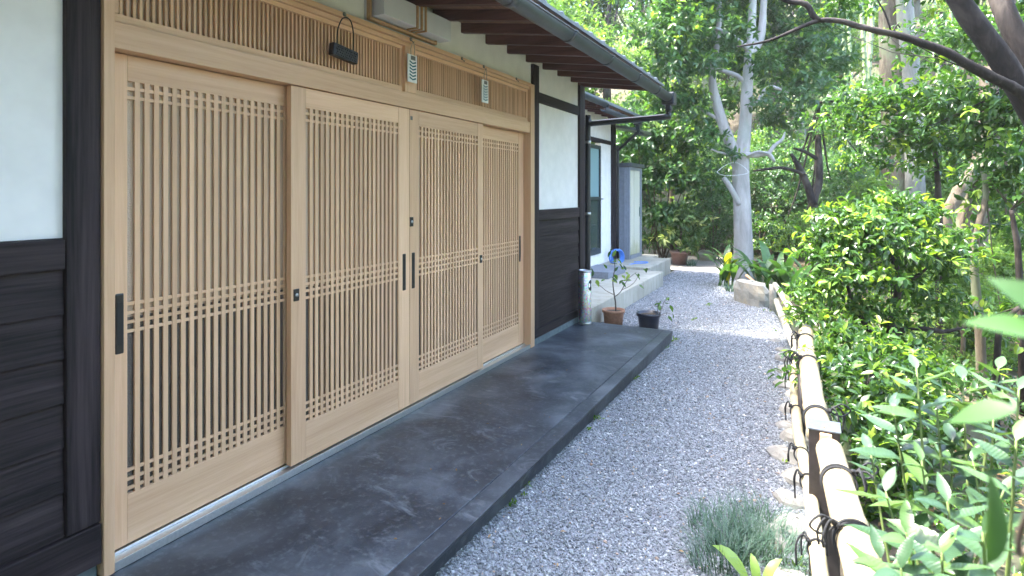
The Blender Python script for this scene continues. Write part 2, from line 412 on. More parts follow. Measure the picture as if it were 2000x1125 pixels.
def gravel(n=190000):
    y = 1.2+(12.2-1.2)*G.random(n)**1.45
    l = np.interp(y, [a for a, b in LEFT], [b for a, b in LEFT]); e = np.interp(y, [a for a, b in EDGE], [b for a, b in EDGE])
    x = l+.02+(e-l+.02)*G.random(n)
    far = (y > 9.0); keep = ~(far & (G.random(n) < (y-9)/3.2)); x, y = x[keep], y[keep]; n = len(x)
    s = .0048*np.exp(G.normal(0, .32, n))*(1+.04*np.maximum(0, y-3))
    me = bpy.data.meshes.new('gravel'); me.vertices.add(n)
    me.vertices.foreach_set('co', np.stack([x, y, .25*s+.004*G.random(n)], -1).astype(np.float32).ravel())
    a = me.attributes.new('rot', 'FLOAT_VECTOR', 'POINT'); a.data.foreach_set('vector', (G.random((n, 3))*np.array([.9, .9, 6.28])).astype(np.float32).ravel())
    a = me.attributes.new('scl', 'FLOAT_VECTOR', 'POINT'); a.data.foreach_set('vector', (s[:, None]*np.stack([.8+.6*G.random(n), .7+.5*G.random(n), .5+.35*G.random(n)], -1)).astype(np.float32).ravel())
    a = me.attributes.new('tone', 'FLOAT', 'POINT'); a.data.foreach_set('value', np.clip(G.normal(.5, .21, n), 0, 1).astype(np.float32))
    o = link('gravel', me); tag(o, kind='stuff')
    ng = bpy.data.node_groups.new('gravel', 'GeometryNodeTree')
    ng.interface.new_socket('Geometry', in_out='INPUT', socket_type='NodeSocketGeometry'); ng.interface.new_socket('Geometry', in_out='OUTPUT', socket_type='NodeSocketGeometry')
    gi, go = ng.nodes.new('NodeGroupInput'), ng.nodes.new('NodeGroupOutput')
    ico = ng.nodes.new('GeometryNodeMeshIcoSphere'); ico.inputs['Radius'].default_value = 1; ico.inputs['Subdivisions'].default_value = 1
    sp = ng.nodes.new('GeometryNodeSetPosition'); rv = ng.nodes.new('FunctionNodeRandomValue'); rv.data_type = 'FLOAT_VECTOR'
    rv.inputs[0].default_value = (-.28, -.28, -.28); rv.inputs[1].default_value = (.28, .28, .28)
    sm = ng.nodes.new('GeometryNodeSetMaterial'); sm.inputs['Material'].default_value = M['pebble']
    ip = ng.nodes.new('GeometryNodeInstanceOnPoints')
    na, nb = ng.nodes.new('GeometryNodeInputNamedAttribute'), ng.nodes.new('GeometryNodeInputNamedAttribute')
    na.data_type = nb.data_type = 'FLOAT_VECTOR'; na.inputs[0].default_value = 'rot'; nb.inputs[0].default_value = 'scl'
    L = ng.links.new
    L(ico.outputs[0], sp.inputs['Geometry']); L(rv.outputs[0], sp.inputs['Offset']); L(sp.outputs[0], sm.inputs[0])
    L(gi.outputs[0], ip.inputs['Points']); L(sm.outputs[0], ip.inputs['Instance']); L(na.outputs[0], ip.inputs['Rotation']); L(nb.outputs[0], ip.inputs['Scale'])
    L(ip.outputs[0], go.inputs[0])
    md = o.modifiers.new('scatter', 'NODES'); md.node_group = ng
gravel()

# ------------------------------------------------------------------ the house
house = thing('house', 'single storey house with pale wooden lattice doors, white plaster and dark timber frame', 'house', (0, 3.2, 0))
P = lambda n, a, b, m, bev=.003, par=None, label=None: part(n, box(a, b), M[m], par or house, bev, label)
# white plaster between the timbers
for a, b in (((-.08, -3, 1.45), (0, 1.105, 2.94)), ((-.08, 1.105, 2.65), (0, 5.02, 2.94)), ((-.08, 5.15, 1.44), (0, 6.25, 2.506)),
             ((-.08, 5.15, 2.61), (0, 6.25, 2.94))):
    P('plaster_wall', a, b, 'plaster', 0)
P('plaster_wall', (-1.25, 6.30, .2), (-.16, 6.38, 2.94), 'plaster', 0)
for y0, y1, z0, z1 in ((1.105, 1.22, .355, 2.86), (5.02, 5.15, .28, 2.86), (6.25, 6.41, .2, 2.86)):
    P('post', (-.12, y0, z0), (.03, y1, z1), 'dark_v', .005)
P('beam', (-.10, 5.152, 2.508), (.022, 6.248, 2.608), 'dark_h', .004)
for y0, y1 in ((-3, 1.103), (5.152, 6.248)): P('rail', (-.08, y0, 1.336), (.026, y1, 1.446), 'dark_h', .004)
P('sill_board', (-.12, -3, .2), (.038, 1.219, .352), 'dark_h', .005)
P('sill_board', (-.12, 5.01, .2), (.034, 6.248, .286), 'dark_h', .004)
P('footing', (-.12, -3, .0), (.012, 1.215, .198), 'footing', .004)
P('footing', (-.12, 5.0, .0), (.030, 6.40, .198), 'footing', .004)
def planks(y0, y1, z0, z1, n):
    hgt_ = (z1-z0)/n
    for k in range(n):
        a, b = z0+k*hgt_, z0+(k+1)*hgt_+.008
        mb = MB().hexa([(-.06, y0, a), (.018, y0, a), (.018, y1, a), (-.06, y1, a), (-.06, y0, b), (.0065, y0, b), (.0065, y1, b), (-.06, y1, b)])
        part('plank', mb, M['dark_h'], house, .002)
planks(-3, 1.103, .354, 1.334, 6); planks(5.152, 6.248, .287, 1.334, 7)
# frame of the entrance
P('jamb', (-.12, 1.222, .14), (.045, 1.262, 2.65), 'wood_v'); P('jamb', (-.12, 4.93, .14), (.045, 5.012, 2.65), 'wood_v')
P('lintel', (-.11, 1.263, 2.182), (.036, 4.929, 2.286), 'wood_h')
P('transom_post', (-.11, 3.058, 2.287), (.034, 3.178, 2.594), 'wood_v')
P('head_beam', (-.11, 1.263, 2.622), (.050, 4.929, 2.652), 'wood_h'); P('head_beam', (-.11, 1.263, 2.595), (.030, 4.929, 2.621), 'wood_h')
def slat_mesh(name, dx, dy, dz, m):
    me = box((-dx/2, -dy/2, -dz/2), (dx/2, dy/2, dz/2)).mesh(name); me.materials.append(m); return me
TS = slat_mesh('slat', .014, .0105, .245, M['wood_v'])
for y0, y1, lab in ((1.263, 3.057, 'wider transom'), (3.179, 4.929, 'narrower transom')):
    tr = holder('transom', house)
    part('frame', MB().box((-.09, y0, 2.287), (.012, y1, 2.324)), M['wood_h'], tr, .002)
    part('frame', MB().box((-.09, y0, 2.570), (.012, y1, 2.594)), M['wood_h'], tr, .002)
    part('frame', MB().box((-.09, y0, 2.325), (.012, y0+.03, 2.569)), M['wood_v'], tr, .002)
    part('frame', MB().box((-.09, y1-.03, 2.325), (.012, y1, 2.569)), M['wood_v'], tr, .002)
    part('pane', MB().box((-.026, y0+.03, 2.324), (-.020, y1-.03, 2.57)), M['glass'], tr)
    n = int((y1-y0-.07)/.0255)
    for k in range(n):
        piece('slat', TS, tr, (-.008, y0+.045+k*(y1-y0-.09)/(n-1), 2.447))
# sliding doors: upright slats in front, level bars behind, figured glass at the back
VS = slat_mesh('slat', .010, .0205, 1.69, M['wood_v'])
def handle(dr, y, x):
    o = part('handle', MB().box((x-.012, y-.017, .965), (x+.004, y+.017, 1.21)), M['handle'], dr, .006)
    part('recess', MB().box((x+.0045, y-.010, 1.0), (x+.0055, y+.010, 1.175)), M['recess'], dr)
def door(y0, y1, sl, sr, x, low=.183, high=2.178):
    dr = holder('sliding_door', house)
    b = lambda n, a, c, m, bev=.002: part(n, box(a, c), M[m], dr, bev)
    b('stile', (x-.036, y0, low), (x, y0+sl, high), 'wood_v'); b('stile', (x-.036, y1-sr, low), (x, y1, high), 'wood_v')
    b('top_rail', (x-.036, y0+sl+.0005, 2.072), (x-.0008, y1-sr-.0005, high), 'wood_h')
    b('bottom_rail', (x-.036, y0+sl+.0005, low), (x-.0008, y1-sr-.0005, .384), 'wood_h')
    b('glass_pane', (x-.0185, y0+sl-.002, 1.105), (x-.0145, y1-sr+.002, 2.075), 'glass', 0); b('glass_pane', (x-.0185, y0+sl-.002, .38), (x-.0145, y1-sr+.002, 1.104), 'glass_low', 0)['label'] = 'lower pane of figured glass, coloured with its dark reflection'
    a, c = y0+sl, y1-sr; n = round((c-a)/.0390)-1; pit = (c-a)/(n+1)
    for k in range(n): piece('slat', VS, dr, (x-.0062, a+(k+1)*pit, 1.228))
    cb = slat_mesh('crossbar', .008, c-a, .0135, M['wood_h'])
    for z in (2.043, 2.006, 1.162, 1.1245, 1.087, 1.0495, .482, .4445, .407): piece('crossbar', cb, dr, (x-.0072, (a+c)/2, z))
    return dr
d1 = door(1.264, 2.225, .085, .09, -.032); handle(d1, 1.318, -.032)
d2 = door(2.130, 3.118, .098, .115, .022); handle(d2, 3.062, .022)
d3 = door(3.121, 4.088, .103, .085, .022); handle(d3, 3.160, .022)
d4 = door(4.000, 4.928, .09, .105, -.032); handle(d4, 4.85, -.032)
def lock(dr, y, z, x):
    part('lock', MB().box((x-.004, y-.018, z-.032), (x+.005, y+.018, z+.032)), M['handle'], dr, .003)
    part('lock_cylinder', MB().tube([(x+.003, y, z), (x+.0085, y, z)], .010, 14), M['steel'], dr)
lock(d2, 2.163, 1.076, .022); lock(d3, 3.140, 1.419, .022); lock(d3, 4.05, 1.075, .022)
part('sticker', MB().box((.0222, 3.128, 2.108), (.0232, 3.152, 2.134)), M['ink'], d3)
for y, x in ((1.2635, -.075), ):
    pass
tr = part('door_track', MB().box((-.10, 1.263, .14), (-.074, 4.929, .181)).box((-.072, 1.263, .14), (-.030, 4.929, .172)).box((-.028, 1.263, .14), (-.019, 4.929, .18)).box((-.017, 1.263, .14), (.026, 4.929, .170)).box((.028, 1.263, .14), (.040, 4.929, .176)), M['alu'], house, .001)
P('back_panel', (-.135, 1.2, .14), (-.125, 5.02, 2.66), 'recess', 0)
# eaves: rafters, soffit boards, tiles, gutter
SL = .145
zr = lambda x: 2.86-SL*x
for k in range(-11, 9):
    y = 3.433+.375*k if k < 8 else 6.40; h = .075
    mb = MB().hexa([(-.5, y-.0225, zr(-.5)), (.90, y-.0225, zr(.9)), (.90, y+.0225, zr(.9)), (-.5, y+.0225, zr(-.5)),
                    (-.5, y-.0225, zr(-.5)+h), (.90, y-.0225, zr(.9)+h), (.90, y+.0225, zr(.9)+h), (-.5, y+.0225, zr(-.5)+h)])
    part('rafter', mb, M['rafter'], house, .003)
roof = holder('roof', house)
for k in range(8):
    x0, x1 = -.30+.15*k, -.30+.15*k+.147
    q = lambda x, dz: zr(x)+.076+dz
    mb = MB().hexa([(x0, -1.2, q(x0, 0)), (x1, -1.2, q(x1, 0)), (x1, 6.46, q(x1, 0)), (x0, 6.46, q(x0, 0)),
                    (x0, -1.2, q(x0, .014)), (x1, -1.2, q(x1, .014)), (x1, 6.46, q(x1, .014)), (x0, 6.46, q(x0, .014))])
    part('soffit_board', mb, M['soffit'], roof)
RS = .22
zt = lambda x: 2.86-SL*.9+.088+(.9-x)*RS
mb = MB().hexa([(-4, -1.3, zt(-4)), (.93, -1.3, zt(.93)-.01), (.93, 6.52, zt(.93)-.01), (-4, 6.52, zt(-4)), (-4, -1.3, zt(-4)+.02), (.93, -1.3, zt(.93)+.015), (.93, 6.52, zt(.93)+.015), (-4, 6.52, zt(-4)+.02)])
part('roof_deck', mb, M['tile'], roof)
mb = MB()
prof = [(-.15, .0), (-.09, -.012), (-.02, -.008), (.03, .012), (.06, .045), (.10, .058), (.135, .045), (.15, .02)]
for xx0, xx1 in ((0, .27),):
    vs = [(xx0-.135, a, -RS*(xx0-.135)+b) for a, b in prof]+[(xx1-.135, a, -RS*(xx1-.135)+b) for a, b in prof]
    vs += [(x, y, z-.018) for x, y, z in vs]; n = len(prof)
    fs = [(i, i+n, i+n+1, i+1) for i in range(n-1)]+[(2*n+i, 2*n+i+1, 3*n+i+1, 3*n+i) for i in range(n-1)]+[(n+i, 3*n+i, 3*n+i+1, n+i+1) for i in range(n-1)]+[(i, i+1, 2*n+i+1, 2*n+i) for i in range(n-1)]
    mb.add(vs, fs, True)
TILE = mb.mesh('roof_tile'); TILE.materials.append(M['tile'])
for row in range(4):
    for k in range(26):
        x = .715-.24*row; piece('roof_tile', TILE, roof, (x, -1.1+.3*k, zt(x)+.022+R.uniform(-.003, .003)), None)
GX, GZ, GR = .955, 2.668, .058
def half_pipe(x, z, r, y0, y1, wall=.004):
    mb = MB(); n = 14; vs = []
    ang = [math.pi*(1.0+k/n) if True else 0 for k in range(n+1)]
    for y in (y0, y1):
        for rr in (r, r-wall): vs += [(x+rr*math.cos(a), y, z+rr*math.sin(a)) for a in ang]
    m = n+1; fs = []
    for k in range(n):
        fs += [(k, k+1, 2*m+k+1, 2*m+k), (m+k+1, m+k, 3*m+k, 3*m+k+1), (k+1, k, m+k, m+k+1), (2*m+k, 2*m+k+1, 3*m+k+1, 3*m+k)]
    fs += [(0, 2*m, 3*m, m), (n, m+n, 3*m+n, 2*m+n)]
    mb.add(vs, fs, True)
    mb.tube([(x+r, y0, z+.004), (x+r, y1, z+.004)], .007, 6)
    return mb
gut = part('gutter', half_pipe(GX, GZ+.03, GR, -1.3, 6.55), M['gutter'], house)
for y in (1.9, 2.8, 3.65, 4.45, 5.25, 6.0):
    part('joint', half_pipe(GX, GZ+.03, GR+.004, y-.03, y+.03), M['gutter'], gut)
for k in range(9):
    y = 1.2+.62*k
    part('bracket', MB().tube([(GX-.055, y, GZ+.06), (GX+.06, y, GZ+.045)], .005, 6), M['pipe'], gut)
part('end_cap', MB().box((GX-.068, 6.54, GZ-.06), (GX+.075, 6.68, GZ+.075)).box((GX-.03, 6.56, GZ-.13), (GX+.04, 6.66, GZ-.06)), M['pipe'], gut, .012)
dp = part('downpipe', MB().tube([(GX, 6.61, GZ-.10), (GX-.005, 6.61, 2.50), (GX-.05, 6.605, 2.475), (.12, 6.52, 2.44), (.05, 6.505, 2.42), (.03, 6.5, 2.36), (.03, 6.5, .2)], .034, 12, True, 3), M['pipe'], house)
for z in (2.2, 1.35, .6): part('pipe_clip', MB().tube([(.03, 6.5, z), (.03, 6.5, z+.03)], .039, 12), M['steel'], dp)
part('downpipe', MB().tube([(-.03, 6.47, .2), (-.03, 6.47, 2.55), (-.03, 6.5, 2.62), (-.08, 6.56, 2.64)], .022, 10, True, 3), M['gutter'], house)

# ------------------------------------------------------------------ concrete steps
solo('porch_step', MB().box((-.12, -3, 0), (.98, 6.28, .138)), M['porch'], (.5, 2, 0), 'dark trowelled concrete step running below the lattice doors', 'step', None, .005)
mb = MB().hexa([(.982, -3, -.02), (.99, -3, -.02), (1.055, 6.28, -.02), (.983, 6.28, -.02), (.983, -3, .138), (1.11, -3, .138), (1.077, 6.28, .138), (.983, 6.28, .138)])
solo('step_edging', mb, M['porch'], (1.03, 2, 0), 'dark concrete edging strip along the gravel side of the porch step', 'edging', None, .006)
solo('concrete_terrace', MB().box((-1.12, 6.42, 0), (.075, 10.08, .25)), M['pad'], (-.5, 8.2, 0), 'pale stained concrete terrace behind the potted plants', 'terrace', None, .012)
solo('concrete_terrace', MB().box((-2.0, 10.09, 0), (-.165, 11.72, .30)).box((-2.0, 11.72, 0), (-.55, 12.3, .297)), M['pad'], (-.9, 11, 0), 'pale concrete base under the grey shed', 'terrace', None, .012)
solo('step_block', MB().box((-.98, 8.75, .251), (-.47, 9.65, .36)), simple('grey_block', (.20, .21, .24), .8, 0, 30, .15, .2), (-.72, 9.2, .251), 'grey step block on the terrace below the back door', 'step', None, .008)

# ------------------------------------------------------------------ rear wing
wing = thing('rear_wing', 'white rear wing of the house with narrow glazed back door', 'building', (-1.1, 9, 0))
PW = lambda n, a, b, m, bev=.003, par=None: part(n, box(a, b), M[m], par or wing, bev)
wx = -1.1
PW('plaster_wall', (wx-.1, 6.4, .2), (wx, 9.47, 3.15), 'plaster', 0)
PW('plaster_wall', (wx-.1, 9.47, 2.605), (wx, 10.78, 3.15), 'plaster', 0)
PW('plaster_wall', (wx-.1, 10.165, .2), (wx, 10.78, 2.53), 'plaster', 0); PW('plaster_wall', (wx-.1, 9.47, .2), (wx, 10.165, .495), 'plaster', 0)
PW('beam', (wx-.08, 9.35, 2.532), (wx+.022, 10.778, 2.604), 'dark_h'); PW('post', (wx-.1, 10.78, .2), (wx+.03, 11.02, 3.1), 'dark_v', .005)
bd = holder('back_door', wing)
x0 = wx+.02
for a, b in (((x0-.09, 9.49, .5), (x0, 9.535, 2.475)), ((x0-.09, 10.115, .5), (x0, 10.16, 2.475)), ((x0-.09, 9.536, 2.41), (x0, 10.114, 2.475)), ((x0-.09, 9.536, .5), (x0, 10.114, .60)), ((x0-.09, 9.536, 1.48), (x0, 10.114, 1.54))):
    part('frame', box(a, b), M['doorgrey'], bd, .004)
part('pane', box((x0-.04, 9.53, 1.535), (x0-.03, 10.12, 2.415)), M['pane_up'], bd)
part('pane', box((x0-.04, 9.53, .595), (x0-.03, 10.12, 1.485)), M['pane_low'], bd)
part('knob', MB().tube([(x0, 10.135, 1.50), (x0+.05, 10.135, 1.50), (x0+.06, 10.10, 1.50), (x0+.06, 10.04, 1.50)], .012, 8), M['steel'], bd)
zw = lambda x: 3.03-.17*(x-wx)
for k in range(12):
    y = 7.0+.36*k
    part('rafter', MB().hexa([(wx-.4, y-.02, zw(wx-.4)), (-.55, y-.02, zw(-.55)), (-.55, y+.02, zw(-.55)), (wx-.4, y+.02, zw(wx-.4)), (wx-.4, y-.02, zw(wx-.4)+.06), (-.55, y-.02, zw(-.55)+.06), (-.55, y+.02, zw(-.55)+.06), (wx-.4, y+.02, zw(wx-.4)+.06)]), M['rafter'], wing)
def slab(xa, xb, ya, yb, f, t): return MB().hexa([(xa, ya, f(xa)), (xb, ya, f(xb)), (xb, yb, f(xb)), (xa, yb, f(xa)), (xa, ya, f(xa)+t), (xb, ya, f(xb)+t), (xb, yb, f(xb)+t), (xa, yb, f(xa)+t)])
part('soffit_board', slab(wx-.4, -.52, 6.45, 11.0, lambda x: zw(x)+.061, .015), M['soffit'], wing)
part('roof', slab(-4.2, -.48, 6.53, 11.1, lambda x: zw(-.5)+.085+(-.5-x)*.2, .05), M['tile'], wing)
g2 = part('gutter', half_pipe(-.47, 2.99, .05, 6.7, 8.62), M['gutter'], wing); part('end_cap', box((-.52, 8.60, 2.93), (-.42, 8.63, 2.995)), M['pipe'], g2, .003)
g3 = part('gutter', half_pipe(-.47, 2.91, .05, 8.5, 10.38), M['gutter'], wing); part('end_cap', MB().box((-.53, 10.36, 2.85), (-.40, 10.48, 2.96)).box((-.50, 10.38, 2.76), (-.43, 10.46, 2.85)), M['pipe'], g3, .01)
part('downpipe', MB().tube([(-.465, 10.42, 2.8), (-.47, 10.44, 2.72), (-.55, 10.5, 2.68), (-1.0, 11.03, 2.48), (-1.05, 11.06, 2.44), (-1.05, 11.06, 2.38), (-1.05, 11.06, .32)], .03, 10, True, 3), M['pipe'], wing)
part('gutter', half_pipe(-.62, 2.78, .045, 10.9, 11.55), M['gutter'], wing)
part('roof', slab(-1.6, -.60, 10.95, 11.9, lambda x: 2.80+(-.6-x)*.2, .05), M['tile'], wing)

# ------------------------------------------------------------------ shed
shed = thing('storage_shed', 'tall narrow grey metal shed with stained cream sliding doors', 'shed', (-1.2, 11.5, .30))
sx0, sx1, sy0, sy1 = -1.75, -.82, 11.09, 11.98
part('body', MB().box((sx0, sy0, .302), (sx1-.05, sy1, 2.12)), M['shed'], shed, .006)
for k in range(6):
    x = sx1-.10-.11*k; part('rib', MB().box((x-.012, sy0-.012, .31), (x+.012, sy0, 2.11)), M['shed'], shed, .003)
part('roof', MB().box((sx0-.02, sy0-.035, 2.122), (sx1+.05, sy1+.03, 2.20)), M['shedtop'], shed, .012)
for a, b in (((sx1-.048, sy0, .302), (sx1, sy0+.05, 2.12)), ((sx1-.048, sy1-.10, .302), (sx1, sy1, 2.12)), ((sx1-.048, sy0+.051, .302), (sx1+.01, sy1-.101, .37)), ((sx1-.048, sy0+.051, 2.06), (sx1, sy1-.101, 2.12))):
    part('frame', box(a, b), M['shed'], shed, .004)
for a, b, dx in ((sy0+.051, 11.50, -.03), (11.48, sy1-.101, -.018)):
    dr = part('door_panel', box((sx1+dx-.012, a, .371), (sx1+dx, b, 2.06)), M['sheddoor'], shed, .003)
    yh = a+.03 if dx < -.02 else b-.03
    part('handle', box((sx1+dx+.001, yh-.015, 1.12), (sx1+dx+.012, yh+.015, 1.32)), simple('handle_green', (.02, .09, .08), .4), dr, .004)
# far garden wall stones behind the shed
def rock(name, c, size, m, label, cat, group=None, seed=0, rot=0, flat=.0, boxy=.0):
    rg = np.random.default_rng(seed)
    mb = MB(); n, mm = 12, 8; vs = []
    dirs = rg.normal(0, 1, (9, 3)); dirs /= np.linalg.norm(dirs, axis=1)[:, None]; cut = .74+.22*rg.random(9)
    for j in range(mm+1):
        th = math.pi*j/mm
        for i in range(n):
            ph = 2*math.pi*i/n; d = np.array([math.sin(th)*math.cos(ph), math.sin(th)*math.sin(ph), math.cos(th)])
            r = 1.0
            for q, k in zip(dirs, cut):
                dt = d@q
                if dt > .05: r = min(r, k/dt)
            if boxy: r = r*(1-boxy)+boxy*.86/max(abs(d)) 
            r *= 1+.03*rg.normal()
            p = d*r*np.array(size)
            vs.append((c[0]+p[0]*math.cos(rot)-p[1]*math.sin(rot), c[1]+p[0]*math.sin(rot)+p[1]*math.cos(rot), c[2]+p[2]))
    fs = [(j*n+i, j*n+(i+1) % n, (j+1)*n+(i+1) % n, (j+1)*n+i) for j in range(mm) for i in range(n)]
    mb.add(vs, fs, False)
    return solo(name, mb, m, (c[0], c[1], c[2]), label, cat, group)

# ------------------------------------------------------------------ wall lamp
lamp = thing('wall_lamp', 'white box wall lamp in a thin wooden frame above the doors', 'wall lamp', (.0, 3.08, 2.75))
part('backplate', box((.0015, 2.70, 2.675), (.02, 3.44, 2.855)), M['lampbox'], lamp, .003)
part('diffuser', box((.022, 2.735, 2.700), (.13, 3.46, 2.845)), M['lampbox'], lamp, .004)
part('frame', MB().box((.021, 2.700, 2.672), (.050, 2.716, 2.90)).box((.021, 2.717, 2.672), (.050, 3.40, 2.690)).box((.030, 3.384, 2.6905), (.050, 3.40, 2.699)), M['cane'], lamp, .002)
for y in (3.05, 3.095, 3.14):
    part('strap', MB().box((.1305, y, 2.6905), (.142, y+.014, 2.86)).box((.0505, y, 2.6905), (.130, y+.014, 2.6985)).box((.022, y, 2.8605), (.142, y+.014, 2.870)), M['cane'], lamp, .001)
# hooks, plaques, basket
def hook(y, z, label, group='hooks on the head beam'):
    h = thing('wall_hook', label, 'hook', (.052, y, z), group)
    part('hook_plate', MB().tube([(.051, y, z+.006), (.056, y, z+.006)], .013, 12), M['hookgrey'], h)
    part('hook_prong', MB().tube([(.056, y, z), (.068, y, z-.012), (.072, y, z-.020), (.080, y, z-.012)], .003, 6, True, 3), M['hookgrey'], h)
hook(2.483, 2.634, 'grey hook holding the black woven bag'); hook(3.095, 2.634, 'grey hook above the first striped plaque, on the middle transom post')
hook(4.045, 2.634, 'grey hook above the second striped plaque, over the narrower lattice')
hook(3.72, 2.634, 'empty grey hook between the two striped plaques'); hook(4.62, 2.634, 'empty grey hook nearest the far end of the head beam')
hook(2.08, 2.634, 'empty grey hook on the head beam before the black bag')
def plaque(y, z1, label, tilt=0):
    p = thing('plaque', label, 'plaque', (.07, y, z1+.05), 'striped plaques hung over the doors')
    hw, h = .050, .185
    part('panel', MB().box((.058, y-hw, z1-h), (.068, y+hw, z1)), M['white'], p, .004)
    part('loop', MB().tube([(.066, y-.017, z1-.004), (.069, y-.020, z1+.045), (.073, y, z1+.080), (.069, y+.020, z1+.045), (.066, y+.017, z1-.004)], .0026, 6, True, 4), M['string'], p)
    part('seal', MB().box((.0682, y-.022, z1-.036), (.0690, y+.028, z1-.008)), M['ink'], p)
    for k in range(6):
        z = z1-.050-k*.0215; mb = MB()
        for s in (-1, 1):
            mb.hexa([(.0682, y, z-.013), (.0682, y+s*.034, z-.003), (.069, y+s*.034, z-.003), (.069, y, z-.013), (.0682, y, z-.004), (.0682, y+s*.034, z+.009), (.069, y+s*.034, z+.009), (.069, y, z-.004)])
        part('chevron', mb, M['teal'], p)
plaque(3.095, 2.535, 'white plaque with teal chevron stripes on the middle transom post')
plaque(4.045, 2.53, 'white plaque with teal chevron stripes over the narrower lattice')
bag = thing('hanging_bag', 'small black woven bag hung by a long loop over the wider lattice', 'bag', (.075, 2.48, 2.42))
def rotbox(c, hy, hz, x0, x1, ang):
    vs = []
    for x, in ((0,),): pass
    cs, sn = math.cos(ang), math.sin(ang)
    f = lambda x, a, b: (x, c[0]+a*cs-b*sn, c[1]+a*sn+b*cs)
    return MB().hexa([f(x0, -hy, -hz), f(x1, -hy, -hz), f(x1, hy, -hz), f(x0, hy, -hz), f(x0, -hy, hz), f(x1, -hy, hz), f(x1, hy, hz), f(x0, hy, hz)])
bc = (2.475, 2.412); ba = -.10
part('body', rotbox(bc, .098, .036, .035, .075, ba), M['blackbasket'], bag, .006)
for i in range(9):
    for j in range(4):
        a = -.072+.018*i+(.009 if j % 2 else 0); b = -.021+.014*j
        cs, sn = math.cos(ba), math.sin(ba)
        part('weave', rotbox((bc[0]+a*cs-b*sn, bc[1]+a*sn+b*cs), .006, .0042, .0752, .0785, ba+(.6 if (i+j) % 2 else -.6)), M['handle'], bag)
part('loop_handle', MB().tube([(.06, 2.418, 2.45), (.064, 2.418, 2.53), (.07, 2.445, 2.60), (.074, 2.483, 2.616), (.07, 2.52, 2.60), (.064, 2.545, 2.53), (.06, 2.545, 2.44)], .0036, 7, True, 4), M['rope'], bag)

# ------------------------------------------------------------------ leaves
T2 = (np.array([[0, 0, 0], [.5, .5, .10], [1, 0, -.06], [.5, -.5, .10]]), [(0, 1, 2), (0, 2, 3)])
T6 = (np.array([[0, 0, 0], [.33, .42, .10], [.70, .36, .05], [1, 0, -.16], [.70, -.36, .05], [.33, -.42, .10], [.45, 0, 0]]),
      [(0, 1, 6), (1, 2, 6), (2, 3, 6), (3, 4, 6), (4, 5, 6), (5, 0, 6)])
def unit(a): return a/np.maximum(np.linalg.norm(a, axis=-1, keepdims=True), 1e-9)
def leaf_mesh(name, P, D, Nr, L, W, tint, T, m):
    tv, tf = T; n, k = len(P), len(tv)
    D = unit(D); S = unit(np.cross(Nr, D)); U = np.cross(D, S)
    v = P[:, None]+L[:, None, None]*(tv[None, :, 0, None]*D[:, None]+(W*tv[None, :, 1, None])*S[:, None]+(tv[None, :, 2, None])*U[:, None]*.9)
    f = (np.array(tf)[None]+(np.arange(n)*k)[:, None, None]).reshape(-1, 3)
    me = bpy.data.meshes.new(name); me.vertices.add(n*k); me.vertices.foreach_set('co', v.astype(np.float32).ravel())
    nf = len(f); me.loops.add(nf*3); me.loops.foreach_set('vertex_index', f.astype(np.int32).ravel())
    me.polygons.add(nf); me.polygons.foreach_set('loop_start', np.arange(0, nf*3, 3, dtype=np.int32))
    a = me.attributes.new('tint', 'FLOAT', 'POINT'); a.data.foreach_set('value', np.repeat(np.clip(tint, 0, 1), k).astype(np.float32))
    me.update(calc_edges=True); me.validate(); me.materials.append(m); return me
def sprays(clumps, per_m2, k, leaf, rng, flat=.5, young=.25, droop=.25, shell=.5):
    """clumps: (centre, (rx,ry,rz)); twigs grow on each clump's shell and carry k leaves each"""
    Ps, Ds, Ns, Ls, Ts = [], [], [], [], []
    for c, r in clumps:
        c = np.array(c, float); r = np.array(r if hasattr(r, '__len__') else (r, r, r*.7), float)
        area = 4*math.pi*((r[0]*r[1]+r[0]*r[2]+r[1]*r[2])/3)
        nt_ = max(6, int(area*per_m2))
        d = unit(rng.normal(0, 1, (nt_, 3))); rad = 1-shell*rng.random(nt_)**1.5
        d[:, 2] += .15; d = unit(d)
        lump = 1+.16*np.sin(d[:, 0]*5+c[0]*3)+.16*np.sin(d[:, 1]*6+c[1]*2)+.12*np.sin(d[:, 2]*7+c[2]*5)
        T0 = c+d*r*(rad*lump)[:, None]
        td = unit(d*np.array([1, 1, flat])+rng.normal(0, .45, (nt_, 3))+np.array([0, 0, .12]))
        tw = rng.random(nt_)                                    # one tone per twig, young shoots lighter
        top = (rad > .8)
        for j in range(k):
            a = rng.random(nt_)*6.28; s = rng.random(nt_)
            q = unit(np.cross(td, unit(rng.normal(0, 1, (nt_, 3)))))
            D = unit(td*(.35+.5*s)[:, None]+q+np.array([0, 0, -droop])*rng.random((nt_, 1)))
            Nn = unit(np.array([0, 0, 1.0])+d*.45+rng.normal(0, .38, (nt_, 3)))
            l = leaf*(.65+.6*rng.random(nt_))
            Ps.append(T0+td*(leaf*1.3*(s-.5))[:, None]); Ds.append(D); Ns.append(Nn); Ls.append(l)
            t = .12+.55*tw*rng.random(nt_)+.2*rng.random(nt_)
            t = np.where(top & (tw > 1-young) & (s > .35), .78+.22*rng.random(nt_), np.minimum(t, .78)); Ts.append(t)
    return [np.concatenate(x) for x in (Ps, Ds, Ns, Ls, Ts)]
def foliage(name, arr, W, T, m, parent, kind=None):
    b = np.array(BASE[parent.name]); P_, D_, N_, L_, t_ = arr
    o = link(name, leaf_mesh(name, P_-b, D_, N_, L_, W, t_, T, m), parent); BASE[o.name] = Vector(b)
    if kind: o['kind'] = kind
    return o
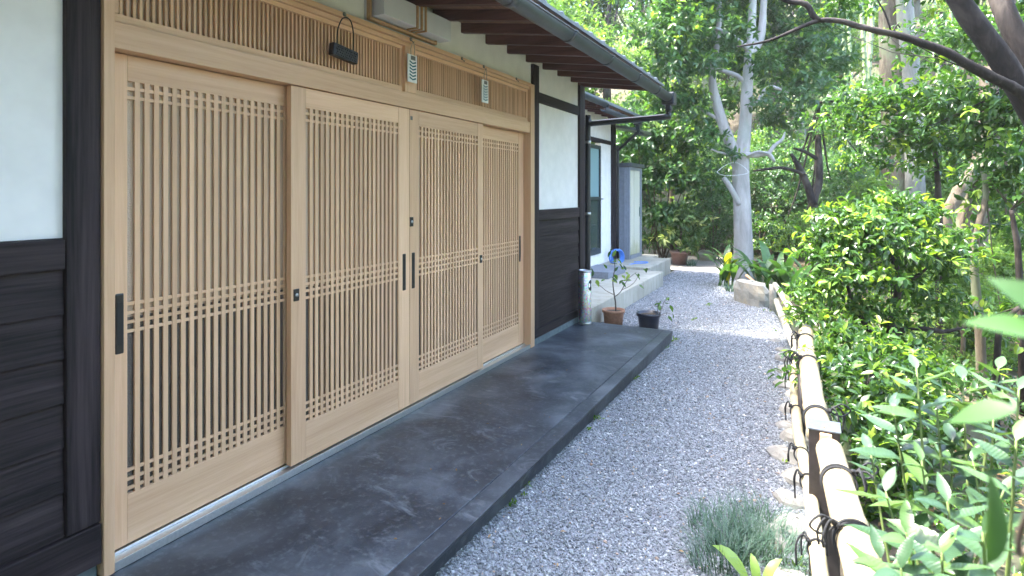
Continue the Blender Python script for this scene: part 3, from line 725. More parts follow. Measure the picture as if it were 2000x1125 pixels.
def good_leaf(name, m, L=1.0, W=.42, n=6, curl=.18, fold=.10, wav=0):
    """one well shaped leaf, base at the origin, along +X, about 24 faces"""
    mb = MB(); vs = []; fs = []
    for i in range(n+1):
        u = i/n; wd = W/2*math.sin(math.pi*min(1, u**.8*.98+.012))*(1-.15*u)+(.006 if i == 0 else 0)
        if i == n: wd = .0015
        z = -curl*u*u+wav*math.sin(u*9)*.02
        vs += [(u*L, -wd*L, (z+fold*wd*2)*L), (u*L, 0, z*L), (u*L, wd*L, (z+fold*wd*2)*L)]
    for i in range(n):
        a = 3*i; fs += [(a, a+1, a+4, a+3), (a+1, a+2, a+5, a+4)]
    mb.add(vs, [tuple(f) for f in fs], True); me = mb.mesh(name); me.materials.append(m); return me
LEAF_CA = [good_leaf('leaf', M['leaf_ca_o'], 1, w_, 5, c_) for w_, c_ in ((.44, .14), (.5, .22), (.4, .05))]
LEAF_NEAR = good_leaf('leaf', M['leaf_near'], 1, .5, 8, .2, .12)
LEAF_BIG = [good_leaf('leaf', M['leaf_big'], 1, w_, 6, c_, .16, 1) for w_, c_ in ((.40, .2), (.46, .3), (.34, .12))]
def frame_rot(D, Nn):
    d = Vector(D).normalized(); s = Vector(Nn).cross(d)
    if s.length < 1e-4: s = Vector((1, 0, 0)).cross(d)
    s.normalize(); u = d.cross(s)
    return Matrix((d, s, u)).transposed().to_euler()
def split_near(arr, n=300):
    """the n leaves that show largest, in view"""
    P_, D_, N_, L_, t_ = arr
    c, s = math.cos(YAW), math.sin(YAW)
    dx, dy, dz = P_[:, 0]-CAM.x, P_[:, 1]-CAM.y, P_[:, 2]-CAM.z
    xx = dx*c+dy*s; dd = -dx*s+dy*c
    px, py = 1000+FPX*xx/np.maximum(dd, .05), HY-FPX*dz/np.maximum(dd, .05)
    ok = (dd > .1) & (px > 0) & (px < 2000) & (py > 0) & (py < 1125)
    score = np.where(ok, L_/np.maximum(dd, .1), 0)
    idx = np.argsort(-score)[:n]; idx = idx[score[idx] > 0]
    rest = np.ones(len(P_), bool); rest[idx] = False
    return [a[idx] for a in arr], [a[rest] for a in arr]
def leaf_parts(arr, meshes, parent):
    for p, d, n_, l, t_ in zip(*arr):
        piece('leaf', meshes[R.randrange(len(meshes))], parent, p, frame_rot(d, n_), (l, l, l))

def limb(*segs, n=8, sub=3, wob=.05):
    mb = MB()
    for pts, rad in segs: mb.tube(pts, rad, n, True, sub, wob)
    return mb
def pxpath(pts, d):
    return [V(p[0], p[1], p[2] if len(p) > 2 else d) for p in pts]
def twiglets(mb, clumps, root, rad, rng, n=1, spread=.25):
    for c, r in clumps:
        c = Vector(c)
        for k in range(n):
            e = c+Vector(rng.normal(0, spread, 3)); mid = (Vector(root)*.45+e*.55)+Vector((0, 0, -.1*(e-Vector(root)).length))+Vector(rng.normal(0, .06, 3))
            mb.tube([root, mid, e], [rad, rad*.6, rad*.15], 5, True, 3, .05)

# ------------------------------------------------------------------ pale forked tree by the path
tb = V(1450, 548, 10.8); tb.z = H(tb.x, tb.y)
pale = thing('pale_tree', 'smooth pale grey tree forking in two beside the end of the path', 'tree', tb)
D0 = 10.8
tp = pxpath([(1450, 556), (1452, 480), (1449, 400), (1447, 320), (1455, 250), (1460, 160), (1466, 80), (1472, -20), (1478, -150), (1480, -260)], D0)
trunk = part('trunk', limb((tp, [.215, .165, .155, .148, .112, .10, .08, .065, .05, .03]), n=14, wob=.03), M['bark_pale'], pale)
part('limb', limb((pxpath([(1446, 350), (1434, 300), (1415, 250), (1398, 195), (1391, 150), (1400, 90), (1405, 20), (1400, -70)], D0-.02), [.09, .108, .095, .088, .066, .055, .045, .03]), n=12, wob=.03), M['bark_pale'], pale)
part('limb', limb((pxpath([(1444, 400), (1432, 376), (1420, 356), (1413, 347)], D0-.08), [.06, .055, .05, .04])), M['bark_pale'], pale)
part('limb', limb((pxpath([(1455, 302), (1480, 303), (1500, 300), (1513, 316)], D0-.12), [.05, .05, .045, .03]), (pxpath([(1500, 302), (1512, 285), (1528, 272), (1533, 258)], D0-.12), [.04, .035, .03, .012])), M['bark_pale'], pale)
part('limb', limb((pxpath([(1430, 310), (1460, 303), (1480, 296), (1500, 300)], D0-.2), [.018, .02, .022, .018]), (pxpath([(1432, 310), (1415, 300), (1400, 296), (1382, 288)], D0-.2), [.018, .02, .018, .01])), M['bark_pale'], pale)
part('limb', limb((pxpath([(1464, 170), (1440, 148), (1410, 138), (1392, 128)], D0), [.04, .045, .04, .02])), M['bark_pale'], pale)
part('limb', limb((pxpath([(1465, 190), (1480, 200), (1493, 178), (1510, 170), (1540, 182)], D0-.1), [.05, .045, .045, .035, .015])), M['bark_pale'], pale)
part('limb', limb((pxpath([(1462, 110), (1478, 90), (1488, 60), (1492, 0), (1500, -80)], D0), [.08, .085, .075, .06, .03])), M['bark_pale'], pale)
part('limb', limb((pxpath([(1460, 95), (1430, 70), (1396, 55)], D0-.1), [.05, .04, .03]), (pxpath([(1408, 235), (1380, 220), (1350, 200)], D0), [.04, .03, .015]), (pxpath([(1395, 130), (1350, 145), (1320, 138), (1295, 128)], D0), [.035, .03, .025, .012])), M['bark_pale'], pale)
rg = np.random.default_rng(3); cl = []
for px, py, d, r in ((1300, 60, 10.2, .75), (1345, 20, 10.8, .8), (1300, 130, 10.4, .7), (1350, 110, 10.9, .65), (1280, 190, 11.2, .55), (1330, 200, 10.9, .6), (1370, 230, 11.5, .55), (1400, 60, 11.4, .7),
                     (1440, 20, 11.8, .8), (1440, 110, 11.9, .65), (1510, 40, 11.4, .7), (1540, 100, 11.2, .65), (1510, 140, 11.9, .6), (1570, 170, 11.0, .6), (1590, 60, 11.2, .7), (1530, 230, 11.9, .55), (1425, 200, 12.0, .55),
                     (1390, -40, 11, .9), (1480, -70, 11, 1.0), (1560, -40, 11, .9), (1300, -30, 10.6, .8), (1620, 120, 11.5, .6), (1380, 130, 10.2, .35), (1430, 60, 10.2, .35), (1490, 120, 10.2, .35), (1425, 300, 10.5, .2), (1390, 262, 10.4, .25), (1500, 190, 10.2, .3),
                     (1480, -220, 11, 1.5), (1380, -180, 10.6, 1.2), (1580, -170, 11, 1.2)):
    cl.append((V(px, py, d), (r, r, r*.6)))
foliage('crown', sprays(cl, 34, 6, .13, rg, .5, .3, .3, .7), .46, T6, M['leaf_ev'], pale)

# ------------------------------------------------------------------ dark leaning tree at the right edge
lb = V(2200, 760, 4.1); lb.z = H(lb.x, lb.y)
lean = thing('leaning_tree', 'dark leaning tree with a long bare bough reaching over the shrubs', 'tree', lb)
part('trunk', limb(([lb, V(2140, 560, 4.1), V(2060, 300, 4.0), V(1995, 180, 4.0), V(1945, 100, 4.0), V(1895, 35, 4.0), V(1850, -40, 4.0), V(1800, -130, 4.1)], [.12, .11, .092, .076, .072, .07, .062, .045]), n=12), M['bark_dark'], lean)
part('trunk', limb(([V(2130, 520, 4.15), V(2070, 270, 4.2), V(2010, 120, 4.25), V(1970, 40, 4.3), V(1940, -40, 4.4), V(1900, -140, 4.5)], [.09, .085, .077, .072, .068, .045]), n=12), M['bark_dark'], lean)
part('bough', limb((pxpath([(2040, 215), (1990, 178), (1940, 152), (1895, 128), (1850, 103), (1800, 84), (1750, 68), (1700, 57), (1665, 48), (1640, 41), (1600, 40), (1560, 55), (1500, 80), (1440, 91)], 3.9), [.04, .036, .034, .032, .029, .027, .024, .021, .02, .018, .015, .012, .009, .005]), n=10, wob=.12),  M['bark_dark'], lean)
part('bough', limb((pxpath([(1600, 40), (1588, 30), (1574, 8), (1540, 3), (1520, -8)], 3.9), [.018, .022, .02, .018, .012])), M['bark_dark'], lean)
for pp, rr_ in (([(1740, 60), (1728, 25), (1714, 0), (1700, -30)], [.006, .006, .005, .003]), ([(1760, 70), (1830, 110), (1880, 130), (1960, 150)], [.003, .004, .005, .004]), ([(1745, 62), (1752, 48), (1758, 54)], [.006, .005, .003])):
    part('twig', limb((pxpath(pp, 3.9), rr_)), M['bark_dark'], lean)
rg = np.random.default_rng(5); cl = []
for px, py, d, r in ((1700, 200, 6.2, .5), (1780, 190, 5.8, .5), (1860, 200, 5.6, .5), (1930, 210, 5.3, .5), (1650, 240, 6.6, .45), (1740, 260, 6.0, .5), (1830, 280, 6.0, .5), (1920, 280, 5.6, .45), (1990, 230, 5.2, .5),
                     (1870, 70, 6.2, .5), (1950, 40, 6.4, .5), (1830, 110, 6.6, .4), (1980, 90, 5.2, .35), (1650, 10, 6.8, .45), (1620, -60, 6.5, .6), (1700, 310, 6.8, .4), (1980, 330, 5.2, .4),
                     (1880, -120, 5.2, .8), (1980, -90, 5.0, .8), (1760, -150, 5.5, .8), (2080, 60, 4.8, .7)):
    cl.append((V(px, py, d), (r, r, r*.45)))
mb = MB(); twiglets(mb, cl[:17], V(2060, 120, 5.0), .008, rg, 1); part('twig', mb, M['bark_dark'], lean)
foliage('crown', sprays(cl, 42, 6, .085, rg, .35, .4, .3, .9), .48, T6, M['leaf_ca'], lean)

# ------------------------------------------------------------------ trees with trunks one can tell apart
def skeleton_tree(name, label, cat, base, segs, bark_, clumps, leaf, dens, lm, seed, young=.25, group=None, T=T6, W=.46, flat=.5, twr=.03, droop=.3):
    t = thing(name, label, cat, base, group); rgn = np.random.default_rng(seed)
    part('trunk', limb(segs[0], n=12, wob=.06), M[bark_], t)
    for s_ in segs[1:]: part('limb', limb(s_, n=9, wob=.06), M[bark_], t)
    if clumps:
        if twr:
            mb = MB(); rt = segs[0][0][-1]
            for c, r in clumps: twiglets(mb, [(c, r)], rt, twr, rgn)
            part('twig', mb, M[bark_], t)
        foliage('crown', sprays(clumps, dens, 5, leaf, rgn, flat, young, droop, .75), W, T, M[lm], t)
    return t
def gnd(px, py, d):
    p = V(px, py, d); p.z = H(p.x, p.y)-.05; return p
C = lambda L: [(V(px, py, d), (r, r, r*.6)) for px, py, d, r in L]
b0 = gnd(1592, 470, 12.2)
skeleton_tree('twisted_tree', 'small dark twisted tree standing beyond the pale forked tree', 'tree', b0,
  [([b0, V(1590, 430, 12.2), V(1588, 395, 12.2), V(1600, 350, 12.2), V(1598, 280, 12.3), V(1600, 200, 12.4)], [.14, .11, .09, .08, .065, .04]),
   (pxpath([(1588, 400), (1578, 365), (1562, 330), (1545, 300)], 12.1), [.085, .075, .065, .03]), (pxpath([(1572, 340), (1530, 328), (1500, 330), (1470, 334)], 12.0), [.035, .035, .03, .015]), (pxpath([(1595, 310), (1570, 295), (1550, 290)], 12.2), [.04, .035, .02])],
  'bark_dark', C([(1560, 250, 12.6, .7), (1640, 240, 12.4, .7), (1510, 270, 12.8, .55), (1600, 190, 12.6, .8), (1680, 180, 12.4, .7), (1680, 290, 12.5, .6), (1530, 380, 12.9, .5), (1640, 360, 12.8, .55), (1560, 440, 12.6, .45), (1500, 430, 12.8, .45)]), .10, 24, 'leaf_ev', 21, .15)
b0 = gnd(1752, 430, 12)
skeleton_tree('brown_tree', 'thick brown trunk rising straight behind the bare bough', 'tree', b0,
  [([b0, V(1752, 330, 12), V(1750, 200, 12), V(1746, 100, 12), V(1744, 0, 12), V(1740, -160, 12), V(1735, -330, 12)], [.33, .28, .265, .27, .26, .22, .14])], 'bark_brown',
  C([(1700, -120, 12, 1.2), (1800, -160, 12, 1.3), (1740, -260, 12, 1.5), (1640, -200, 12, 1.2)]), .10, 12, 'leaf_ma', 22, .4)
b0 = gnd(1790, 430, 11.6)
skeleton_tree('grey_tree', 'slimmer grey trunk standing close beside the thick brown one', 'tree', b0,
  [([b0, V(1787, 330, 11.6), V(1784, 200, 11.6), V(1776, 100, 11.6), V(1766, 0, 11.6), V(1756, -140, 11.6)], [.2, .17, .16, .155, .15, .1])], 'bark_grey', [], .1, 10, 'leaf_ma', 23)
b0 = gnd(1895, 560, 8)
skeleton_tree('rough_tree', 'rough barked tree splitting low behind the round shrub', 'tree', b0,
  [([b0, V(1893, 500, 8), V(1900, 430, 8), V(1910, 370, 8), V(1922, 310, 8), V(1930, 240, 8), V(1936, 150, 8), V(1945, 0, 8.1), V(1950, -200, 8.2)], [.30, .22, .18, .165, .16, .15, .13, .11, .07]),
   (pxpath([(1918, 325), (1888, 350), (1868, 385), (1850, 420), (1845, 470)], 7.9), [.10, .09, .085, .075, .07])], 'bark_brown',
  C([(1900, 150, 8.6, .7), (1990, 180, 8.6, .7), (1840, 230, 8.8, .6), (1960, 280, 9, .6), (1990, 400, 8.6, .6), (1840, 60, 9, .7), (1960, 0, 9, .8), (1850, 340, 9, .45), (1960, 500, 8.8, .5)]), .09, 26, 'leaf_ca', 24, .35)
def sapling(label, pts, d, r, clumps, seed, bark_='bark_brown', lm='leaf_ca'):
    b = gnd(*pts[0], d); path = [b]+pxpath(pts[1:], d)
    skeleton_tree('sapling', label, 'sapling', b, [(path, [r*(1-.6*i/len(path)) for i in range(len(path))])], bark_, C(clumps), .085, 34, lm, seed, .35, 'saplings in the undergrowth', twr=.008)
sapling('slender upright sapling left of the rough barked tree', [(1835, 560), (1834, 440), (1832, 370), (1828, 310), (1815, 250)], 6.4, .04, [(1830, 300, 6.5, .3), (1790, 320, 6.6, .3), (1860, 330, 6.4, .25)], 31, 'bark_dark')
sapling('crooked sapling crossing in front of the rough barked tree', [(1918, 740), (1914, 650), (1906, 560), (1902, 500), (1912, 440), (1925, 385), (1922, 340)], 5.2, .042, [(1950, 380, 5.4, .3), (1900, 610, 5.6, .25), (1960, 450, 5.5, .25)], 32)
sapling('thin dark sapling at the far right of the photo', [(2000, 640), (1990, 520), (1982, 450), (1975, 410)], 5.0, .03, [(1975, 380, 5.1, .3), (1990, 480, 5.2, .3), (1960, 330, 5.2, .3)], 33, 'bark_dark')
sapling('low forked sapling rooted in the hollow beside the shrubs', [(1945, 760), (1948, 690), (1955, 640), (1990, 600)], 4.6, .028, [(1990, 590, 4.8, .25), (1930, 640, 4.9, .25)], 34, 'bark_dark')
# living bamboo
ORD = ['', 'second ', 'third ', 'fourth ', 'fifth ', 'sixth ', 'seventh ', 'eighth ', 'ninth ', 'tenth ', 'eleventh ', 'twelfth ', 'thirteenth ', 'fourteenth ', 'fifteenth ', 'sixteenth ']
for i, (px, d, r, t) in enumerate(((1661, 14.5, .045, -80), (1688, 15, .055, -120), (1700, 13.8, .05, 100), (1684, 16, .05, -60), (1840, 15, .05, -60), (1864, 16.5, .055, -80), (1668, 17, .05, -70), (1850, 17.5, .05, -80))):
    b = gnd(px, 420, d); cm = thing('bamboo_culm', 'green bamboo culm, '+('leftmost' if not sorted((1661, 1688, 1700, 1684, 1840, 1864, 1668, 1850)).index(px) else ORD[sorted((1661, 1688, 1700, 1684, 1840, 1864, 1668, 1850)).index(px)]+'from the left')+' in the wood behind the shrubs', 'bamboo', b, 'bamboo culms in the wood')
    mb = MB(); h = 7.5; nseg = 22
    for k in range(nseg):
        z0, z1 = b.z+h*k/nseg, b.z+h*(k+1)/nseg; lx = .0006*k*k*(1 if i % 2 else -1)
        mb.tube([(b.x+lx, b.y, z0), (b.x+lx, b.y, z0+.012), (b.x+lx, b.y, z0+.03), (b.x+lx, b.y, z1)], [r*1.12, r*1.12, r*.97, r*.97], 9, False)
    part('stem', mb, M['culm'], cm)

# ------------------------------------------------------------------ dark evergreen shrubs behind the shed and in the wood
def shrub(name, label, base, clumps, leaf, dens, lm, seed, young=.2, group=None, W=.46, T=T2, cat='shrub', flat=.5, droop=.35):
    t = thing(name, label, cat, base, group); rgn = np.random.default_rng(seed); mb = MB()
    for c, r in clumps[:10]:
        e = Vector(c); mb.tube([Vector(base)+Vector(rgn.normal(0, .08, 3))*Vector((1, 1, 0)), Vector(base)*.5+e*.5+Vector(rgn.normal(0, .1, 3)), e], [.018, .014, .008], 6, True, 3, .08)
    part('stem', mb, M['twig'], t)
    foliage('foliage', sprays(clumps, dens, 5, leaf, rgn, flat, young, droop, .8), W, T, M[lm], t)
    return t
b = gnd(1290, 470, 13.6)
shrub('evergreen_shrub', 'tall glossy evergreen shrub behind the storage shed', b, C([(1245, 280, 13.4, .7), (1290, 260, 13.6, .75), (1340, 280, 13.8, .7), (1250, 350, 13.4, .6), (1290, 340, 13.2, .6), (1340, 350, 13.5, .65), (1280, 420, 13.2, .5), (1320, 420, 13.6, .5), (1245, 230, 13.6, .6), (1310, 215, 14, .7), (1365, 235, 14, .65), (1265, 470, 13.6, .4)]), .16, 26, 'leaf_ev', 41, .12, T=T6)
b = gnd(1390, 480, 13.9)
shrub('evergreen_shrub', 'fine leaved bluish evergreen shrub left of the pale tree', b, C([(1385, 330, 13.8, .6), (1395, 390, 13.7, .6), (1370, 420, 13.6, .5), (1415, 440, 13.9, .5), (1390, 470, 13.7, .4), (1420, 360, 14.1, .6), (1350, 460, 13.9, .4), (1420, 290, 14.2, .6)]), .07, 90, 'leaf_ev', 42, 0, W=.38)
b = gnd(1500, 480, 13)
shrub('undergrowth_shrub', 'leafy camellia shrub right behind the pale trunk', b, C([(1500, 440, 11.9, .28), (1490, 475, 11.8, .25), (1515, 455, 12.1, .25), (1485, 445, 12.2, .2)]), .09, 45, 'leaf_ca', 43, .35, T=T6)
b = gnd(1590, 500, 10.5)
shrub('undergrowth_shrub', 'loose light green maple shrub under the twisted tree', b, C([(1560, 440, 10.8, .45), (1610, 430, 10.6, .45), (1590, 480, 10.4, .4), (1540, 480, 10.9, .35), (1640, 470, 10.2, .35)]), .06, 60, 'leaf_ma', 44, .3, W=.4)
# potted variegated shrub far down the path
pb = V(1327, 516, 13.0); pb.z = 0
vp = thing('potted_shrub', 'variegated shrub in a brown pot at the foot of the evergreen hedge', 'potted plant', pb)
part('pot', MB().lathe([(.0, .0), (.15, 0), (.19, .26), (.215, .26), (.215, .31), (.185, .31), (.175, .27), (.0, .27)], pb), M['brownpot'], vp)
mb = MB(); cl = C([(1330, 430, 13, .30), (1360, 450, 13, .25), (1310, 460, 13, .28), (1345, 480, 12.9, .25), (1335, 415, 13, .22), (1375, 425, 13.1, .2)])
for c, r in cl: mb.tube([pb+Vector((0, 0, .27)), (pb+Vector((0, 0, .3)))*.5+Vector(c)*.5, Vector(c)], [.02, .015, .006], 6, True, 3)
part('stem', mb, M['twig'], vp)
foliage('foliage', sprays(cl, 60, 6, .15, np.random.default_rng(45), .5, .45, .4, .9), .34, T6, M['variegated'], vp)

# ------------------------------------------------------------------ woodland on the slope: shared crowns, one thing per tree
def variant(seed, h, rx, leaf, dens, lm, T=T2, low=.28, W=.5, young=.25, flat=.5, droop=.3):
    rgn = np.random.default_rng(seed); cl = []
    n = 20
    for k in range(n):
        z = h*(low+(1-low)*rgn.random()); f = math.sin(math.pi*min(1, max(.1, (z/h-low)/(1-low)*.85+.12)))
        a = rgn.random()*6.28; rr = rx*f*(.35+.6*rgn.random()); r = rx*(.30+.2*rgn.random())
        cl.append(((rr*math.cos(a), rr*math.sin(a), z), (r, r, r*.55)))
    arr = sprays(cl, dens, 5, leaf, rgn, flat, young, droop, .8)
    crown = leaf_mesh('crown', arr[0], arr[1], arr[2], arr[3], W, arr[4], T, M[lm])
    tr_ = MB(); lean_ = rgn.normal(0, .25, 2)
    pts = [(lean_[0]*u*u*h*.2, lean_[1]*u*u*h*.2, h*u*.92-.3*(u == 0)) for u in (0, .15, .35, .6, .85, 1)]
    r0 = .02*h+.02; tr_.tube(pts, [r0*1.3, r0, r0*.85, r0*.6, r0*.3, r0*.1], 9, True, 3, .05)
    for c, r in cl[:12]:
        z = max(.2, c[2]/h-.18); p0 = Vector((lean_[0]*z*z*h*.2, lean_[1]*z*z*h*.2, z*h*.92)); e = Vector(c)
        tr_.tube([p0, p0*.5+e*.5+Vector((0, 0, -.08*h*.3)), e], [r0*.38, r0*.25, r0*.06], 6, True, 3, .05)
    tm = tr_.mesh('trunk'); return crown, tm
VAR = [variant(101, 8, 2.3, .13, 16, 'leaf_ma', young=.3), variant(102, 9, 2.6, .13, 14, 'leaf_ev', young=.2), variant(103, 7, 2.2, .10, 22, 'leaf_ma', young=.5, flat=.3),
       variant(104, 8, 2.2, .12, 18, 'leaf_ca', young=.35), variant(105, 3.2, 1.5, .10, 26, 'leaf_ev', low=.12, young=.15), variant(106, 3.0, 1.4, .09, 30, 'leaf_ma', low=.1, young=.3)]
KIND = ['pale green maple tree', 'dark glossy broadleaf tree', 'yellow green feathery tree', 'mid green woodland tree', 'dark understorey bush', 'light understorey bush']
NM = ['maple_tree', 'broadleaf_tree', 'feathery_tree', 'woodland_tree', 'understorey_bush', 'understorey_bush']
BK = ['bark_brown', 'bark_dark', 'bark_grey', 'bark_brown', 'twig', 'twig']
COLS = [(1120, 'above the middle of the eave'), (1200, 'above the end of the eave'), (1270, 'over the shed roof'), (1340, 'between the shed and the pale tree'), (1420, 'left of the pale trunk'), (1500, 'behind the pale trunk'), (1580, 'right of the pale tree'), (1660, 'behind the twisted tree'), (1740, 'left of the thick brown trunk'), (1820, 'behind the slim grey trunk'), (1890, 'left of the rough barked tree'), (1960, 'right of the rough barked tree'), (9999, 'at the right edge of the wood')]
ROWS = [(14.2, 'standing near'), (17.6, 'in the front row'), (23, 'in the second row'), (30.5, 'farther up'), (99, 'highest up the slope')]
SEEN = {}
def place_label(v, px, d):
    l = KIND[v]+' '+next(t for m_, t in ROWS if d < m_)+', '+next(t for m_, t in COLS if px < m_)
    SEEN[l] = SEEN.get(l, 0)+1
    return l if SEEN[l] == 1 else ['another ', 'a third ', 'a fourth '][min(SEEN[l], 4)-2]+l
def grow(v, px, d, s):
    b = gnd(px, 400, d); t = thing(NM[v], place_label(v, px, d), 'tree' if v < 4 else 'bush', b, ('trees' if v < 4 else 'bushes')+' of the woodland')
    t.rotation_euler = (0, 0, R.uniform(0, 6.28)); t.scale = (s, s, s*R.uniform(.9, 1.12))
    link('trunk', VAR[v][1], t, M[BK[v]]); link('crown', VAR[v][0], t)
pxs = list(np.linspace(1040, 2040, 13))
for i, px in enumerate(pxs): grow([4, 5, 4, 5][i % 4], px+R.uniform(-25, 25), R.uniform(15, 17.5), R.uniform(.85, 1.15))
for i, px in enumerate(np.linspace(1010, 2080, 14)): grow([0, 3, 1, 2][i % 4], px+R.uniform(-30, 30), R.uniform(18, 22), R.uniform(.8, 1.05))
for i, px in enumerate(np.linspace(980, 2120, 14)): grow([2, 0, 3, 0, 2][i % 5], px+R.uniform(-30, 30), R.uniform(24, 29), R.uniform(.95, 1.2))
for i, px in enumerate(np.linspace(960, 2140, 13)): grow([0, 2, 2, 3][i % 4], px+R.uniform(-30, 30), R.uniform(32, 40), R.uniform(1.0, 1.3))
for px, d, v, s in ((1700, 11, 5, .6), (1660, 13, 4, .8), (1760, 13.5, 4, .85), (1830, 12, 5, .7), (1900, 12.5, 4, .9), (1980, 11, 5, .8), (1960, 14, 4, 1), (1480, 15, 4, .9), (1560, 14.5, 4, .9), (2080, 9, 4, .8), (1850, 9, 5, .45), (2000, 8, 5, .5), (1905, 7.0, 4, .42), (1965, 6.6, 5, .45), (1840, 7.6, 5, .42), (2010, 9.5, 4, .6), (1930, 9.8, 5, .6), (1880, 6.2, 5, .32)): grow(v, px, d, s)

def grow_at(v, x, y, s):  # unseen trees added to cast shade and cut down sky light
    b = Vector((x, y, H(x, y)-.05)); t = thing(NM[v], KIND[v]+(' added behind the house to shade the path' if x < -4 else ' added out of view to dim the entrance'), 'tree' if v < 4 else 'bush', b, ('trees' if v < 4 else 'bushes')+' of the woodland')
    t.rotation_euler = (0, 0, R.uniform(0, 6.28)); t.scale = (s, s, s); link('trunk', VAR[v][1], t, M[BK[v]]); link('crown', VAR[v][0], t)
for v, x, y, s in ((1, 6.5, -3, 1), (3, 5.0, -6.5, 1), (1, 2.5, -8, 1), (4, 4.4, -2.2, 1.0), (4, 3.4, -4.5, 1.1), (3, 0.2, -7, .9), (4, 1.2, -4.6, 1), (3, 7.5, 4.5, 1), (1, 5.6, -2.4, .9), (3, 9.5, 2, 1.1), (1, 3.0, -3.6, .9), (4, 6.5, .2, .9), (0, -4.9, 6.9, 1.6), (3, -5.2, 2.3, 1.75), (2, -5.0, 9.6, 1.4), (4, 5.0, -2.8, 1.8), (4, 6.4, 1.4, 1.7), (4, 3.6, -5.5, 1.8), (2, -5.4, 12.2, 1.45), (3, -6.8, 4.2, 1.5), (0, -6.5, 15.5, 1.3)): grow_at(v, x, y, s)

# ------------------------------------------------------------------ clipped shrubs along the fence
def near_bush(label, base, clumps, leaf, dens, seed, young, stems, nlow=300):
    t = thing('camellia_bush', label, 'bush', base, 'clipped bushes leaning over the fence'); rgn = np.random.default_rng(seed)
    for s_ in stems: part('stem', limb(s_, n=8, wob=.08), M['bark_dark'], t)
    mb = MB()
    for c, r in clumps: twiglets(mb, [(c, r)], stems[0][0][-1], .007, rgn, 1, .03) if (Vector(c)-Vector(stems[0][0][-1])).length < .6 else None
    part('twig', mb, M['bark_dark'], t)
    arr = sprays(clumps, dens, 5, leaf, rgn, .35, young, .3, .8)
    near, rest = split_near(arr, nlow)
    leaf_parts(near, LEAF_CA, t)
    foliage('leaf', rest, .46, T6, M['leaf_ca'], t, 'stuff'); return t
CF = lambda L, f=.35: [(V(px, py, d), (r, r, r*f)) for px, py, d, r in L]
b1 = gnd(1700, 800, 4.4)
near_bush('round layered bush standing tallest behind the bamboo fence', b1, CF([(1690, 420, 4.6, .34), (1750, 400, 4.7, .32), (1640, 430, 4.5, .26), (1810, 450, 4.7, .28), (1650, 480, 4.4, .30), (1720, 470, 4.3, .34), (1790, 500, 4.5, .34), (1610, 500, 4.4, .22),
          (1850, 490, 4.6, .24), (1640, 545, 4.3, .26), (1700, 540, 4.2, .26), (1770, 555, 4.5, .26), (1845, 535, 4.6, .2), (1600, 570, 4.3, .2), (1680, 600, 4.3, .26), (1740, 620, 4.5, .24), (1590, 620, 4.2, .18), (1820, 590, 4.6, .22), (1660, 660, 4.2, .24), (1780, 680, 4.4, .24), (1860, 600, 4.8, .2), (1720, 440, 4.3, .28), (1800, 420, 4.8, .24), (1610, 455, 4.6, .22), (1880, 460, 4.9, .16)]), .068, 120, 51, .5,
          [([b1, V(1705, 720, 4.4), V(1735, 655, 4.45), V(1755, 560, 4.5), V(1745, 500, 4.5)], [.045, .04, .036, .026, .014]), (pxpath([(1730, 662), (1780, 640), (1840, 648), (1880, 640)], 4.4), [.028, .022, .018, .008]), (pxpath([(1755, 565), (1790, 540), (1815, 520)], 4.5), [.016, .014, .008]), (pxpath([(1720, 680), (1670, 600), (1650, 540)], 4.4), [.022, .018, .008])])
b2 = gnd(1720, 1080, 3.1)
near_bush('bright leaved bush spilling over the near end of the rail', b2, CF([(1640, 700, 3.6, .24), (1600, 740, 3.5, .18), (1680, 740, 3.3, .24), (1740, 720, 3.4, .24), (1700, 800, 3.1, .24), (1640, 800, 3.15, .13), (1770, 790, 3.2, .22), (1730, 870, 3.0, .22), (1690, 920, 2.95, .12), (1780, 860, 3.2, .2), (1750, 950, 2.95, .16), (1620, 690, 3.9, .2), (1820, 800, 3.5, .2), (1585, 690, 4.0, .14), (1660, 660, 3.8, .22), (1720, 680, 3.7, .24), (1790, 720, 3.6, .24), (1700, 860, 2.95, .16), (1620, 770, 3.3, .12), (1850, 740, 3.8, .24), (1840, 850, 3.4, .22), (1720, 1010, 2.9, .14)], .45), .062, 125, 52, .5,
          [([b2, V(1722, 980, 3.1), V(1730, 880, 3.15), V(1720, 800, 3.2)], [.04, .034, .026, .012]), (pxpath([(1725, 930), (1680, 840), (1650, 780)], 3.1), [.02, .015, .006])])
b3 = gnd(1610, 650, 5.4)
near_bush('low pale bush beside the far length of the fence', b3, CF([(1580, 585, 5.3, .22), (1610, 610, 5.0, .24), (1570, 625, 5.1, .16), (1640, 640, 4.9, .22), (1600, 660, 4.7, .16), (1590, 560, 5.6, .2), (1560, 600, 5.5, .14), (1625, 580, 5.2, .22), (1550, 570, 6, .14), (1660, 610, 5.0, .22)], .5), .065, 80, 53, .6, [([b3, V(1610, 625, 5.3), V(1608, 600, 5.2)], [.03, .022, .01])])

